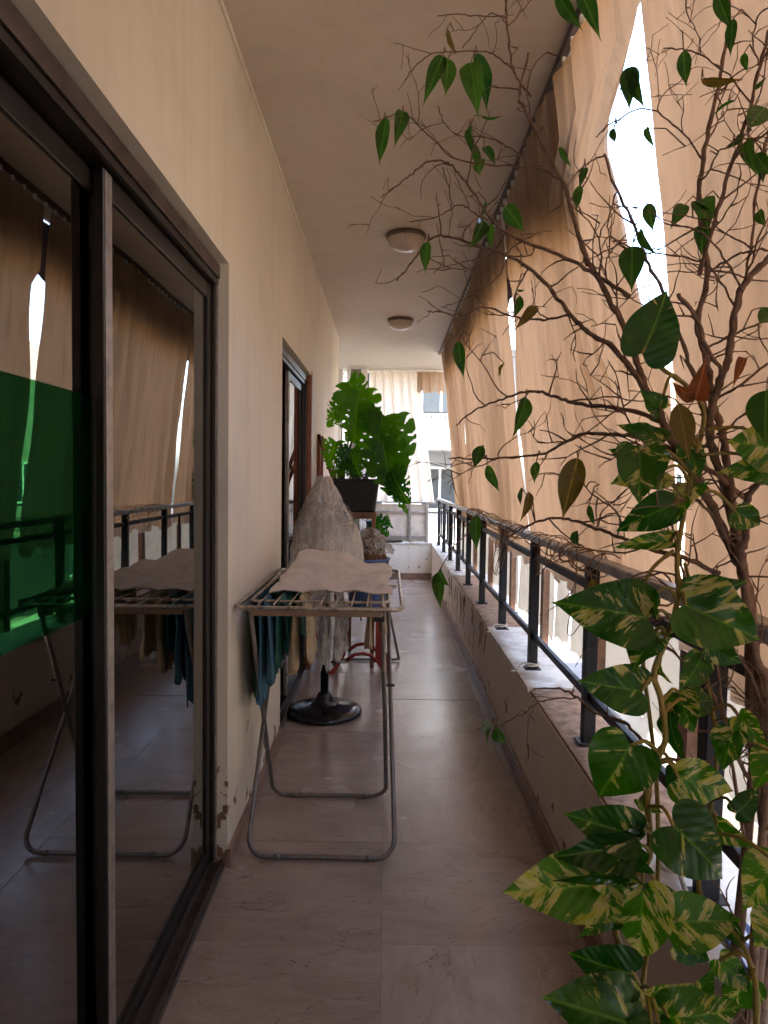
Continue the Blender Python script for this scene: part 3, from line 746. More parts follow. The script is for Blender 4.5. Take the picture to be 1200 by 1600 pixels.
# scalloped awning valance hanging outside, a second layer that darkens the top of the curtains
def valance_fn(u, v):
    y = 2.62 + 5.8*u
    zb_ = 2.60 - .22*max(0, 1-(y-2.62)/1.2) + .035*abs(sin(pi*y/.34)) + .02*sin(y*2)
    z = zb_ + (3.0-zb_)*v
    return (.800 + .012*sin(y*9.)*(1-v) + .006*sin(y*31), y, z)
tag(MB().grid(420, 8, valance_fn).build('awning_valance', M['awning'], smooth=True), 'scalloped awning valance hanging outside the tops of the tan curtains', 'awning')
# end curtains and valance
def end_curtain(x0, x1, zt, zb, nf, seed, label, lean=0., mat=None, y=YE-.03, amp=.03, scal=0., name='curtain'):
    rr = random.Random(seed); ph = [rr.uniform(0, 6.28) for _ in range(6)]
    def fn(u, v):
        z = zb + (zt-zb)*v
        if scal: z -= (1-v)*scal*abs(sin(u*pi*4.5+.4))
        a = 2*pi*nf*u + .8*sin(5*u+ph[0])
        return (x0 + (x1-x0)*u + lean*(1-v)*u + .3*amp*sin(a+ph[2]), y + amp*sin(a)*(.6+.6*(1-v)) + .3*amp*sin(2.1*a+ph[1]+z), z)
    o = MB().grid(int(nf*14), 24, fn).build(name, mat or M['white_curtain'], smooth=True)
    return tag(o, label, 'curtain')
end_curtain(-.28, .42, 2.98, 1.12, 6, 21, 'cream curtain hanging across the far end', lean=.26)
end_curtain(.40, .80, 2.98, 2.72, 3, 22, 'short scalloped cream valance over the gap at the far end', scal=.05, name='valance', mat=M['curtain'], y=YE-.06)
MB_ = MB().box(-.30, .86, YE-.075, YE-.045, 2.982, 3.006); tag(MB_.build('curtain_rail', M['white']), 'short white curtain rail over the far end', 'rail')
# far left corner: shutter panel and white frames
pr = thing('corner_shutter', (-.5, YE-.1, .5), 'olive grey shutter panel between white frames in the far left corner', 'shutter')
MB().box(-.55, -.40, YE-.10, YE-.07, KZ+.04, 3.0).build('panel', M['greypanel'], pr, bevel=.002)
MB().box(-.395, -.31, YE-.12, YE-.06, KZ+.04, 3.0).build('frame', M['white'], pr, bevel=.003)
MB().box(-.60, -.555, YE-.12, YE-.06, KZ+.04, 3.0).build('frame', M['white'], pr, bevel=.003)
MB().box(-.74, -.66, YE-.12, YE-.06, KZ+.04, 3.0).build('frame', M['white'], pr, bevel=.003)

# ------------------------------------------------------------------ ceiling lamps
def ceiling_lamp(x, y, label):
    root = thing('ceiling_lamp', (x, y, H), label, 'ceiling lamp', 'round lamps on the ceiling')
    MB().lathe([(0,-.0005),(.126,-.0005),(.130,-.010),(.128,-.022),(.118,-.028),(.112,-.026)], (x,y,H), 40).build('base', M['lampbase'], root, smooth=True)
    MB().lathe([(.117,-.020),(.118,-.034),(.112,-.055),(.096,-.078),(.070,-.094),(.038,-.103),(0,-.106)], (x,y,H), 40).build('dome', M['lampglass'], root, smooth=True)
    c = MB()
    for k in range(3):
        a = k*2.094+.5; c.box(x+.117*cos(a)-.006, x+.117*cos(a)+.006, y+.117*sin(a)-.006, y+.117*sin(a)+.006, H-.040, H-.014)
    c.build('clips', M['chrome'], root)
ceiling_lamp(.095, 4.50, 'round glass ceiling lamp, nearer and larger of the two')
ceiling_lamp(.10, 6.85, 'round glass ceiling lamp, farther and smaller of the two')

# ------------------------------------------------------------------ drying rack
def rounded_rect(x0, x1, y0, y1, z, r, n=6):
    pts = []
    for cx, cy, a0 in ((x1-r, y0+r, -pi/2), (x1-r, y1-r, 0), (x0+r, y1-r, pi/2), (x0+r, y0+r, pi)):
        for k in range(n+1):
            a = a0 + pi/2*k/n; pts.append((cx+r*cos(a), cy+r*sin(a), z))
    return pts
def u_leg(xa, xb, top, foot, r=.07, n=6):
    """top/foot = (y, z); U shape with rounded lower corners"""
    t = Vector((0, top[0], top[1])); f = Vector((0, foot[0], foot[1])); d = (t-f); L = d.length; d.normalize()
    pts = [Vector((xa[0], t.y, t.z))]
    # left leg bows in a little towards its foot
    def P(x, s): q = f + d*s; return Vector((x, q.y, q.z))
    pts.append(P(xa[1], r))
    for k in range(1, n+1):
        a = pi/2*k/n; pts.append(P(xa[1]+r*(1-cos(a)), r*(1-sin(a))))
    for k in range(0, n+1):
        a = pi/2*k/n; pts.append(P(xb[1]-r+r*sin(a), r*(1-cos(a))))
    pts.append(Vector((xb[0], t.y, t.z)))
    return pts
RZ = .962
rack = thing('drying_rack', (-.24, 2.9, 0), 'folding metal clothes airer standing against the cream wall', 'drying rack')
RX0, RX1, RY0, RY1 = -.562, .062, 2.555, 3.66
MB().tube(rounded_rect(RX0, RX1, RY0, RY1, RZ, .05), .0085, 10, closed=True).build('outer_frame', M['chrome'], rack, smooth=True)
MB().tube(rounded_rect(RX0+.035, RX1-.055, RY0+.12, RY1-.05, RZ+.004, .03), .006, 8, closed=True).build('inner_frame', M['chrome'], rack, smooth=True)
for k in range(9):
    x = RX0+.085 + k*.058
    MB().tube([(x, RY0+.004, RZ+.010), (x, RY0+.03, RZ+.014), (x, RY1-.01, RZ+.010)], .0034, 7).build('wire', M['chrome'], rack, smooth=True)
MB().box(RX0+.055, RX1-.075, RY0+.02, RY0+.038, RZ-.034, RZ-.010).build('cross_bar', M['tanbar'], rack, bevel=.003)
MB().box(RX0+.08, RX1-.08, RY1-.32, RY1-.30, RZ-.034, RZ-.010).build('cross_bar', M['tanbar'], rack, bevel=.003)
MB().tube(u_leg((-.505, -.515), (.005, .045), (3.30, RZ-.02), (2.555, .012)), .0095, 10).build('leg', M['tube_grey'], rack, smooth=True)
MB().tube(u_leg((-.515, -.500), (-.012, .012), (2.60, RZ-.02), (3.07, .012)), .0095, 10).build('leg', M['tube_grey'], rack, smooth=True)
for x in (-.5, .02): MB().tube([(x-.022, 2.795, .605), (x+.02, 2.795, .605)], .0055, 8).build('pivot', M['black_matte'], rack)
for (x, y) in ((-.40, 2.555), (-.05, 2.555), (-.40, 3.07), (-.08, 3.07)):
    MB().tube([(x-.012, y, .012), (x+.012, y, .012)], .0118, 10).build('foot_cap', M['tube_grey'], rack, smooth=True)
MB().box(-.045, -.005, RY0+.04, RY0+.09, RZ-.055, RZ-.012).build('hinge', M['black_matte'], rack, bevel=.004)
# far corner hooks
MB().tube([(RX1-.06, 2.98, RZ+.012), (RX1-.02, 2.98, RZ+.016), (RX1-.012, 3.03, RZ+.016), (RX1-.05, 3.05, RZ+.012)], .0035, 6).build('hook', M['chrome'], rack, smooth=True)

# towel thrown over the top
def towel_fn(u, v):
    x = -.485 + .50*u; y = 2.80 + .84*v
    x += .007*sin(9*v+1) + .02*noise.noise(Vector((3*u, 4*v, 2.2)))
    y += .012*noise.noise(Vector((4*u, 2*v, 7.7)))
    h = .020 + .035*max(0, noise.noise(Vector((3.0*u+1.3, 5.0*v, 0)))) + .010*noise.noise(Vector((6*u, 8*v, 3)))
    h += .085*math.exp(-((u-.16)/.22)**2)*math.exp(-((v-.78)/.25)**2)
    h += .072*math.exp(-((u-.50)/.20)**2)*math.exp(-((v-.82)/.22)**2)
    h += .012*sin(v*34+3*u) * (1-v)
    e = min(u, 1-u, v, 1-v)
    h *= min(1, .35+e*9)
    # crumple folds
    h += .018*abs(noise.noise(Vector((3.5*u, 9*v, 9)))) + .004*noise.noise(Vector((14*u, 22*v, 5))) + .002*noise.noise(Vector((60*u, 60*v, 5)))
    return (x, y, RZ+.008+max(.004, h))
t = MB().grid(110, 110, towel_fn).build('towel', M['towel'], smooth=True, solid=.006)
tag(t, 'crumpled beige towel spread over the top of the clothes airer', 'towel')

def hanging(name, mat, x, y0, y1, zt, zb, label, cat='cloth', seed=0, back=.03, ragged=.022, waves=3.5, amp=.010, fall=.8):
    """cloth folded over a wire that runs along Y"""
    rr = random.Random(seed); ph = [rr.uniform(0, 6.28) for _ in range(6)]
    def fn(u, v):
        # v from front hem over the wire to the back hem
        s = (v-.5)*2; sg = 1 if s > 0 else -1; s = abs(s)
        drop = (zt-zb)*s*(1 if sg < 0 else fall)
        y = y0 + (y1-y0)*(.5 + (u-.5)*(1-.25*s))
        a = 2*pi*waves*u+ph[0]
        xx = x + sg*back*min(1, s*6)*(.45+.25*s) + amp*sin(a+sg)*s + .5*amp*sin(2.3*a+ph[1])*s
        z = zt + .006*(1-min(1, s*8)) - drop - ragged*s*(.5*sin(3.1*a*.5+ph[2]) + .5*noise.noise(Vector((5*u, sg*3.0, seed))))
        y += .02*noise.noise(Vector((3*u, 4*s, seed+sg)))
        return (xx, y, z)
    o = MB().grid(34, 40, fn).build(name, mat, smooth=True, solid=.003)
    return tag(o, label, cat)
wz = RZ+.012
hanging('cloth', M['blue'], -.477, 2.66, 2.88, wz, .55, 'blue cloth hanging lowest at the near left of the airer', seed=1, ragged=.03)
hanging('cloth', M['teal'], -.419, 2.72, 3.05, wz, .68, 'teal cloth hanging beside the blue one on the airer', seed=2)
hanging('cloth', M['grey_cloth'], -.445, 2.86, 3.10, wz, .62, 'grey cloth hanging between the teal cloths', seed=3)
hanging('cloth', M['green_cloth'], -.535, 2.78, 3.45, wz-.02, .50, 'wide dark green cloth hanging next to the wall from the airer', seed=4, amp=.008, back=.02, ragged=.05)
hanging('cloth', M['cream_cloth'], -.340, 2.70, 2.90, wz, .66, 'cream cloth strip hanging in the middle of the airer', seed=5, amp=.014, back=.05)
hanging('cloth', M['green_cloth'], -.385, 2.95, 3.2, wz, .70, 'dark green rag hanging behind the cream strip', seed=6)
hanging('cloth', M['cream_cloth'], -.045, 3.05, 3.3, wz, .68, 'cream cloth hanging at the right side of the airer', seed=8, amp=.014, back=.05)
hanging('plastic_bag', M['white_bag'], -.245, 3.05, 3.35, wz, .62, 'thin white plastic bag hanging in front of the fan pole', 'bag', seed=9, amp=.022, back=.06, ragged=.10)

# ------------------------------------------------------------------ pedestal fan under a plastic bag
FX, FY = -.372, 4.20
fan = thing('pedestal_fan', (FX, FY, 0), 'black round based pedestal fan wrapped in a hazy plastic bag', 'fan')
MB().lathe([(0,.001),(.222,.001),(.232,.008),(.232,.020),(.222,.032),(.18,.046),(.10,.060),(.062,.068),(.055,.085),(.045,.115),(.036,.13),(0,.13)], (FX,FY,0), 48).build('base', M['black_gloss'], fan, smooth=True)
MB().tube([(FX,FY,.12),(FX,FY,.90)], .026, 16).build('pole', M['black_gloss'], fan, smooth=True)
MB().tube([(FX,FY,.88),(FX,FY,1.12)], .016, 12).build('inner_pole', M['chrome'], fan, smooth=True)
hd = MB().tube([(FX,FY+.10,1.17),(FX,FY+.06,1.17),(FX,FY-.04,1.17)], [.035,.055,.05], 16).build('motor', M['black_gloss'], fan, smooth=True)
cg = MB()
for k in range(36):
    a = 2*pi*k/36; ca, sa = cos(a), sin(a)
    cg.tube([(FX+.03*ca, FY-.11, 1.17+.03*sa),(FX+.11*ca, FY-.115, 1.17+.11*sa),(FX+.165*ca, FY-.085, 1.17+.165*sa),(FX+.17*ca, FY-.05, 1.17+.17*sa),(FX+.12*ca, FY-.01, 1.17+.12*sa)], .0013, 4)
for rr_ in (.03,.17): cg.tube([(FX+rr_*cos(2*pi*k/28), FY-(.11 if rr_<.1 else .055), 1.17+rr_*sin(2*pi*k/28)) for k in range(28)], .003, 5, closed=True)
cg.build('cage', M['cage'], fan)
for k in range(3):
    a0 = 2*pi*k/3
    MB().grid(6, 6, lambda u, v: (FX+(.03+.115*v)*cos(a0+(u-.5)*1.3), FY-.06+.02*(u-.5), 1.17+(.03+.115*v)*sin(a0+(u-.5)*1.3))).build('blade', M['cage'], fan, smooth=True, solid=.002)
def bagfn(r, z, a):
    k = noise.noise(Vector((2.2*cos(a), 2.2*sin(a), z*2.2+3)))
    k2 = noise.noise(Vector((6*cos(a), 6*sin(a), z*5+9)))
    k3 = abs(noise.noise(Vector((3.5*cos(a)+z, 3.5*sin(a), z*3.5))))
    k4 = 1-abs(noise.noise(Vector((4.5*cos(a)+2*z, 4.5*sin(a)-z, z*6))))*2
    up = max(0, min(1, (1.42-z)/.2))
    sl = max(0, cos(a-.5))*math.exp(-((z-.98)/.16)**2)*.16 - max(0, cos(a-.3))*math.exp(-((z-1.27)/.08)**2)*.16
    return r*(1 + sl + .22*k + .06*k2 + .10*k3 + .05*up*max(0, k4)**2) + .0045*abs(sin(7*a+z*4))*(1-up*.5), z + .02*k
prof = [(.004,1.452),(.028,1.448),(.040,1.435),(.050,1.40)]
for i in range(1, 30):
    t_ = i/29; prof.append((.05+.158*math.sin(t_*pi/2)**.85, 1.40-.50*t_))
for i in range(1, 12):
    t_ = i/11; prof.append((.208-.15*t_**.8, .90-.16*t_))
MB_b = MB().lathe(prof, (FX-.012,FY-.02,0), 72, bagfn)
# keep it clear of the wall
MB_b.v = [(max(v[0], XL+.006+.004*abs(v[2]-1)), v[1], v[2]) for v in MB_b.v]
tag(MB_b.build('plastic_bag', M['bag'], smooth=True), 'large hazy plastic bag pulled over the pedestal fan', 'bag')
def skirtfn(u, v):
    a = 2*pi*u; r = .055+.05*v+.02*sin(5*a+2*v)*v+.03*noise.noise(Vector((2*cos(a),2*sin(a),v*2)))*v
    return (FX-.012+r*cos(a), FY-.02+r*.8*sin(a), .755-.26*v-.06*v*noise.noise(Vector((3*cos(a),3*sin(a),5))))
tag(MB().grid(48, 14, skirtfn).build('plastic_bag', M['white_bag'], smooth=True), 'loose torn plastic hanging round the fan pole below the bag', 'bag')

# ------------------------------------------------------------------ plant stand, planter, monstera
PY = 5.35
st = thing('plant_stand', (-.28, PY, 0), 'tall brown wooden stand under the black planter', 'stand')
MB().box(-.40, -.085, PY-.13, PY+.13, 1.145, 1.195).build('top_board', M['wood'], st, bevel=.004)
for x in (-.385, -.105):
    for y in (PY-.11, PY+.11): MB().box(x-.014, x+.014, y-.014, y+.014, 0, 1.145).build('leg', M['wood'], st, bevel=.002)
MB().box(-.38, -.10, PY-.11, PY+.11, .70, .72).build('shelf', M['wood'], st)
pl = MB()
sec = [(-.215,-.02),(-.215,-.12),(.215,-.12),(.215,.12),(-.215,.12)]
def planter_ring(w, d, z, r=.03, n=5):
    pts = []
    for cx, cy, a0 in ((w-r, -d+r, -pi/2), (w-r, d-r, 0), (-w+r, d-r, pi/2), (-w+r, -d+r, pi)):
        for k in range(n+1):
            a = a0+pi/2*k/n; pts.append((-.272+cx+r*cos(a), PY+cy+r*sin(a), z))
    return pts
pr_ = MB(); rings = [planter_ring(.165,.095,1.197), planter_ring(.178,.108,1.205), planter_ring(.205,.128,1.425), planter_ring(.212,.134,1.427), planter_ring(.212,.134,1.447), planter_ring(.200,.122,1.447), planter_ring(.195,.118,1.40)]
for r_ in rings: pr_.v += r_
n_ = len(rings[0])
for i in range(len(rings)-1):
    for k in range(n_): pr_.f.append((i*n_+k, i*n_+(k+1)%n_, (i+1)*n_+(k+1)%n_, (i+1)*n_+k))
pr_.f.append(tuple(reversed(range(n_))))
pot = thing('planter', (-.272, PY, 1.197), 'black rectangular planter standing on the wooden stand', 'planter')
pr_.build('trough', M['black_matte'], pot, smooth=False)
MB().box(-.46, -.085, PY-.11, PY+.11, 1.39, 1.415).build('soil', M['soil'], pot)

# leaf meshes -------------------------------------------------------
def leaf_mesh(name, outline, mid, mat, nx=4, fold=.25, droop=.25, quilt=.0, wav=.0, seed=0, twist=0.):
    """outline: right half edge points from base to tip, mid: midrib positions, in unit length"""
    rr = random.Random(seed); mb = MB(); rows = len(outline)
    def P(x, y):
        z = fold*abs(x) - droop*y*y + wav*sin(y*11+seed)*abs(x)*2 + twist*x*y
        z += quilt*sin((y-1.15*abs(x))*30)*min(1, abs(x)*8)
        return (x, y, z)
    for i, (ox, oy) in enumerate(outline):
        for j in range(-nx, nx+1):
            t = j/nx; s = abs(t)
            x = ox*t; y = mid[i] + (oy-mid[i])*s**1.15
            mb.v.append(P(x, y))
    w = 2*nx+1
    for i in range(rows-1):
        for j in range(w-1):
            a = i*w+j; mb.f.append((a, a+1, a+w+1, a+w))
    return mb.mesh(name, mat, True)
def smooth_outline(pts, sub=3):
    out = []
    for i in range(len(pts)-1):
        p0 = pts[max(0, i-1)]; p1 = pts[i]; p2 = pts[i+1]; p3 = pts[min(len(pts)-1, i+2)]
        for k in range(sub):
            t = k/sub
            out.append(tuple(.5*((2*p1[c]) + (-p0[c]+p2[c])*t + (2*p0[c]-5*p1[c]+4*p2[c]-p3[c])*t*t + (-p0[c]+3*p1[c]-3*p2[c]+p3[c])*t**3) for c in (0, 1)))
    out.append(pts[-1]); return out
POT = smooth_outline([(.005,0),(.10,-.10),(.21,-.14),(.31,-.10),(.385,.0),(.41,.13),(.405,.27),(.37,.42),(.30,.58),(.20,.74),(.10,.88),(.035,.96),(0,1.03)], 2)
POTM = [0,.005,.012,.022,.035,.05,.07,.095,.13,.17,.22,.28,.34,.41,.48,.55,.62,.69,.76,.82,.88,.93,.97,1.0,1.03]
assert len(POT) == len(POTM), (len(POT), len(POTM))
pothos_me = [leaf_mesh('leaf', POT, POTM, M['pleaf'], 5, fold=f, droop=d, quilt=.004, wav=w, seed=s, twist=t) for (f, d, w, s, t) in
             ((.22,.25,.04,1,.1),(.12,.15,.06,2,-.15),(.34,.38,.05,3,.05),(.16,.50,.07,4,.25),(.42,.10,.09,5,-.3),(.05,.60,.05,6,.35))]
FIC = smooth_outline([(.004,0),(.07,.03),(.15,.12),(.195,.25),(.205,.38),(.18,.52),(.13,.66),(.07,.78),(.03,.87),(.012,.94),(0,1.02)], 2)
FICM = [p[1] for p in FIC]
def ficus_set(mat): return [leaf_mesh('leaf', FIC, FICM, mat, 3, fold=f, droop=d, quilt=.002, wav=w, seed=s, twist=t) for (f, d, w, s, t) in
            ((.35,.15,.02,1,.2),(.5,.3,.05,2,-.3),(.2,.05,.03,3,.1),(.6,.2,.08,4,.4))]
ficus_me = ficus_set(M['fleaf']); old_me = ficus_set(M['oleaf'])
dry_me = [leaf_mesh('leaf', FIC, FICM, M['bleaf'], 3, fold=.9, droop=.5, quilt=.006, wav=.15, seed=s, twist=.5) for s in (5, 6)]

def put_leaf(me, root, base, tip, width=1.0, face=None, roll=0., mod=None, name='leaf'):
    base = Vector(base); tip = Vector(tip); d = tip-base; L = d.length; d.normalize()
    f = Vector(face) if face is not None else (CAMP-base).normalized()
    z = (f - d*f.dot(d)).normalized()
    z = Matrix.Rotation(roll, 3, d) @ z
    x = d.cross(z)
    m = Matrix((( x.x*L*width, d.x*L, z.x*L, base.x), (x.y*L*width, d.y*L, z.y*L, base.y), (x.z*L*width, d.z*L, z.z*L, base.z), (0,0,0,1)))
    o = bpy.data.objects.new(name, me); COL.objects.link(o)
    o.parent = root; o.matrix_parent_inverse = Matrix.Translation(-Vector(root.location)); o.matrix_basis = m
    return o

# monstera: split leaves with holes near the midrib
def monstera_mesh(seed, cuts=6):
    rr = random.Random(seed); mb = MB()
    def W(t):   # half width of the uncut heart, t from base to tip
        return .54*(sin(pi*min(1, t**.62)))**.75 if 0 < t < 1 else 0
    nx, ny = 34, 84
    slits = []
    for sd in (-1, 1):
        for i in range(cuts):
            slits.append((sd, .10 + .78*(i+.5+rr.uniform(-.15,.15))/cuts, rr.uniform(.42,.72), rr.uniform(.5,1.1)))
    holes = [(sd, .15+.7*(i+rr.random())/5, rr.uniform(.2,.42), rr.uniform(.6,1.2)) for sd in (-1,1) for i in range(5) ]
    def P(x, y): return (x, y, .22*abs(x)-.30*y*y+.035*sin(8*y+seed)*abs(x)*2 - .10*x*x)
    for i in range(ny+1):
        for j in range(-nx, nx+1):
            s = j/nx; t = i/ny; w = W(t)
            y = t*1.0 - .24*abs(s)**1.3*w*(1-t)**2*2.2 + .10*abs(s)*w*t
            mb.v.append(P(s*w, y))
    wd = 2*nx+1
    for i in range(ny):
        for j in range(wd-1):
            s = (j+.5-nx)/nx; t = (i+.5)/ny; a_ = abs(s); sd = 1 if s > 0 else -1; cut = False
            for (q, tc, s0, k) in slits:
                if q == sd and a_ > s0 and abs(t - tc - .02*sin(9*a_+tc*20)) < .007 + .07*k*(a_-s0)**.8: cut = True; break
            if not cut:
                for (q, tc, sc0, k) in holes:
                    if q == sd and ((a_-sc0)/(.085*k))**2 + ((t-tc)/(.020*k))**2 < 1: cut = True; break
            if cut: continue
            a = i*wd+j; mb.f.append((a, a+1, a+wd+1, a+wd))
    return mb.mesh('leaf', M['mleaf'], True)
mon_me = [monstera_mesh(s, c) for s, c in ((1,5),(2,7),(3,5))]
mon = thing('monstera_plant', (-.27, PY, 1.41), 'tall monstera with split leaves growing in the black planter', 'plant')
mleaves = [ # base px, tip px, depth offset, width, mesh, roll
 ((560,612),(552,690),-.10,1.05,0,.1),((532,628),(518,668),.0,1.0,1,-.5),((545,596),(572,652),.05,1.05,2,.5),((575,640),(600,668),-.05,1.0,0,.6),
 ((598,652),(575,742),-.15,.9,1,.3),((610,655),(626,752),-.10,.85,2,-.4),((598,690),(612,775),-.2,.95,0,.1),((612,735),(632,790),-.2,1.0,1,.5),((612,650),(626,705),.1,.5,2,1.1),
 ((525,690),(512,730),-.05,1.0,1,.3),((545,700),(530,730),-.15,1.0,2,-.3),((548,705),(560,745),-.15,.9,0,.2),((540,722),(556,748),-.2,.9,1,.6),((562,655),(545,690),.1,1.0,2,-.4),((590,725),(604,748),-.1,.9,0,-.6),((620,750),(626,806),-.1,.55,2,.9),((520,735),(536,742),-.1,1,1,.1)]
stm = MB(); rs = random.Random(4)
for (bp_, tp_, dy, w, mi, roll) in mleaves:
    Y = PY+dy; b0 = pix(bp_[0], bp_[1], Y); t0 = pix(tp_[0], tp_[1], Y-.06)
    t0 = b0+(t0-b0)*.97; w *= .88
    put_leaf(mon_me[mi], mon, b0, t0, w, roll=roll)
    root = Vector((-.27+rs.uniform(-.12,.12), PY+rs.uniform(-.05,.05), 1.41))
    mid = (root+b0)/2 + Vector((rs.uniform(-.08,.04), rs.uniform(-.03,.03), .08))
    pts = []
    for k in range(9):
        t = k/8; pts.append(root*(1-t)**2 + mid*2*t*(1-t) + b0*t*t)
    stm.tube(pts, [.006-.003*k/8 for k in range(9)], 6)
stm.tube([(-.36,PY,1.41),(-.35,PY,1.55),(-.30,PY,1.68),(-.26,PY,1.80)], [.012,.011,.009,.007], 8)
stm.build('stems', simple('monstera_stem', (.09,.10,.04), .5), mon, smooth=True)['kind'] = 'stuff'

# wooden frame leaning against the wall
lf = thing('leaning_frame', (-.50, 5.75, 0), 'reddish wooden plank frame leaning against the wall by the planter', 'frame')
def bar(mb, p, q, w, d):
    p = Vector(p); q = Vector(q); t = (q-p).normalized(); a = t.cross(Vector((0,1,0))).normalized()*w/2; b = t.cross(a).normalized()*d/2
    s = len(mb.v)
    for c in (p, q): mb.v += [tuple(c-a-b), tuple(c+a-b), tuple(c+a+b), tuple(c-a+b)]
    for f in ((0,3,2,1),(4,5,6,7),(0,1,5,4),(1,2,6,5),(2,3,7,6),(3,0,4,7)): mb.f.append(tuple(s+i for i in f))
    return mb
bar(MB(), (-.565,5.6,1.80), (-.38,5.6,1.25), .028, .02).build('upright', M['red_wood'], lf)
bar(MB(), (-.565,5.85,1.80), (-.38,5.85,1.25), .028, .02).build('upright', M['red_wood'], lf)
bar(MB(), (-.560,5.6,1.80), (-.560,5.6,.0), .026, .02).build('back_post', M['red_wood'], lf)
bar(MB(), (-.560,5.85,1.80), (-.560,5.85,.0), .026, .02).build('back_post', M['red_wood'], lf)
MB().box(-.50,-.47,5.6,5.85,1.52,1.54).build('rung', M['red_wood'], lf); MB().box(-.56,-.38,5.59,5.86,1.24,1.26).build('shelf_board', M['red_wood'], lf)
MB().box(-.565,-.40,5.58,5.88,.62,.64).build('shelf_board', M['red_wood'], lf)

# ------------------------------------------------------------------ red stool with blue tub and plastic
SX, SY = -.17, 4.86
so = thing('plastic_stool', (SX, SY+.2, 0), 'dark red plastic stool with splayed arched legs beneath the airer', 'stool')
SYc = SY+.35
MB().box(SX-.17, SX+.15, SYc-.15, SYc+.15, .46, .49).build('seat', M['red'], so, bevel=.012)
for (sx, sy) in ((-1,-1),(1,-1),(-1,1),(1,1)):
    cx, cy = SX-.01+sx*.125, SYc+sy*.12
    b = MB(); b.prism([(cx-.02, cy, .46),(cx+.02, cy, .46),(cx+.02+sx*.01, cy+sy*.03, .14),(cx+sx*.09+.02, cy+sy*.04, 0),(cx+sx*.09-.04, cy+sy*.04, 0),(cx-.02+sx*.0, cy+sy*.03, .10)], (0,.022,0))
    b.build('leg', M['red'], so, bevel=.003)
for sy in (-1, 1):
    b = MB().tube([(SX-.12, SYc+sy*.15, .10),(SX-.06, SYc+sy*.15, .145),(SX, SYc+sy*.15, .155),(SX+.06, SYc+sy*.15, .145),(SX+.10, SYc+sy*.15, .10)], .014, 8)
    b.build('stretcher', M['red'], so, smooth=True)
tub = thing('blue_tub', (SX, SY+.30, .49), 'blue plastic tub of dry soil on the red stool', 'tub')
TC = (-.145, SY+.30, .49)
MB().lathe([(0,.002),(.125,.002),(.135,.012),(.162,.35),(.172,.352),(.172,.368),(.158,.368),(.13,.30)], TC, 36).build('bucket', M['bluetub'], tub, smooth=True)
MB().lathe([(.155,.33),(.14,.40),(.12,.43),(.05,.445),(0,.44)], TC, 30, lambda r, z, a: (r*(1+.06*noise.noise(Vector((3*cos(a),3*sin(a),z*9)))), z+.012*noise.noise(Vector((9*r*cos(a)*6,9*r*sin(a)*6,1))))).build('soil', M['soil'], tub, smooth=True)
def crump(u, v):
    a = 2*pi*u; r = .17-.13*v + .05*noise.noise(Vector((2.5*cos(a),2.5*sin(a),v*4))) + .035*noise.noise(Vector((7*cos(a),7*sin(a),v*9)))
    return (TC[0]+.02+r*cos(a), TC[1]+r*sin(a), .90+.17*v+.035*noise.noise(Vector((5*cos(a),5*sin(a),v*6+3))))
tag(MB().grid(60, 24, crump).build('plastic_wrap', M['clear'], smooth=False), 'crumpled clear plastic wrapped over the blue tub', 'plastic wrap')
# dead stems and small pots under the stand
dp = thing('dead_plant', (-.13, SY+.30, .92), 'dried up stems sticking out of the blue tub', 'plant')
b = MB(); rs = random.Random(9)
for k in range(14):
    p = Vector((TC[0]+rs.uniform(-.06,.06), TC[1]+rs.uniform(-.05,.05), .91)); pts = [p.copy()]; d = Vector((rs.uniform(-.4,.4), rs.uniform(-.3,.3), 1)).normalized()
    for i in range(6):
        d = (d+Vector((rs.uniform(-.35,.35), rs.uniform(-.35,.35), .1))).normalized(); p = p+d*.035; pts.append(p.copy())
    b.tube(pts, [.006-.0008*i for i in range(7)], 5)
b.build('stems', M['dryvine'], dp, smooth=True)['kind'] = 'stuff'
pt = thing('blue_pot', (-.12, 5.72, .92), 'small bright blue pot beside the low monstera leaf', 'pot')
MB().lathe([(0,0),(.045,0),(.058,.10),(.062,.10),(.062,.115),(.05,.115),(.045,.09),(0,.09)], (-.115,5.72,.985), 24).build('pot_body', simple('bright_blue', (.02,.20,.42), .4), pt, smooth=True)
MB().box(-.32, -.02, 5.60, 5.84, .955, .984).build('shelf_top', M['wood'], pt)
for x in (-.30, -.04): MB().box(x-.012, x+.012, 5.70, 5.73, 0, .955).build('leg', M['wood'], pt)
lp = thing('potted_plant', (-.05, 5.72, .99), 'low green plant with one broad leaf under the planter', 'plant')
put_leaf(mon_me[0], lp, pix(585,815,5.65), pix(602,836,5.55), 1.1, roll=.3)
put_leaf(mon_me[1], lp, pix(604,806,5.65), pix(609,826,5.6), .7, roll=1.)
put_leaf(mon_me[2], lp, pix(545,812,5.65), pix(552,828,5.6), 1., roll=-.3); put_leaf(mon_me[2], lp, pix(538,822,5.65), pix(545,836,5.6), 1., roll=.6)
b = MB()
for q in ((585,815),(604,806),(545,812)): 
    e = pix(q[0], q[1], 5.65); b.tube([(-.12,5.72,1.07), ((-.12+e.x)/2,5.7,1.12), tuple(e)], .004, 5)
b.build('stems', M['vine'], lp, smooth=True)

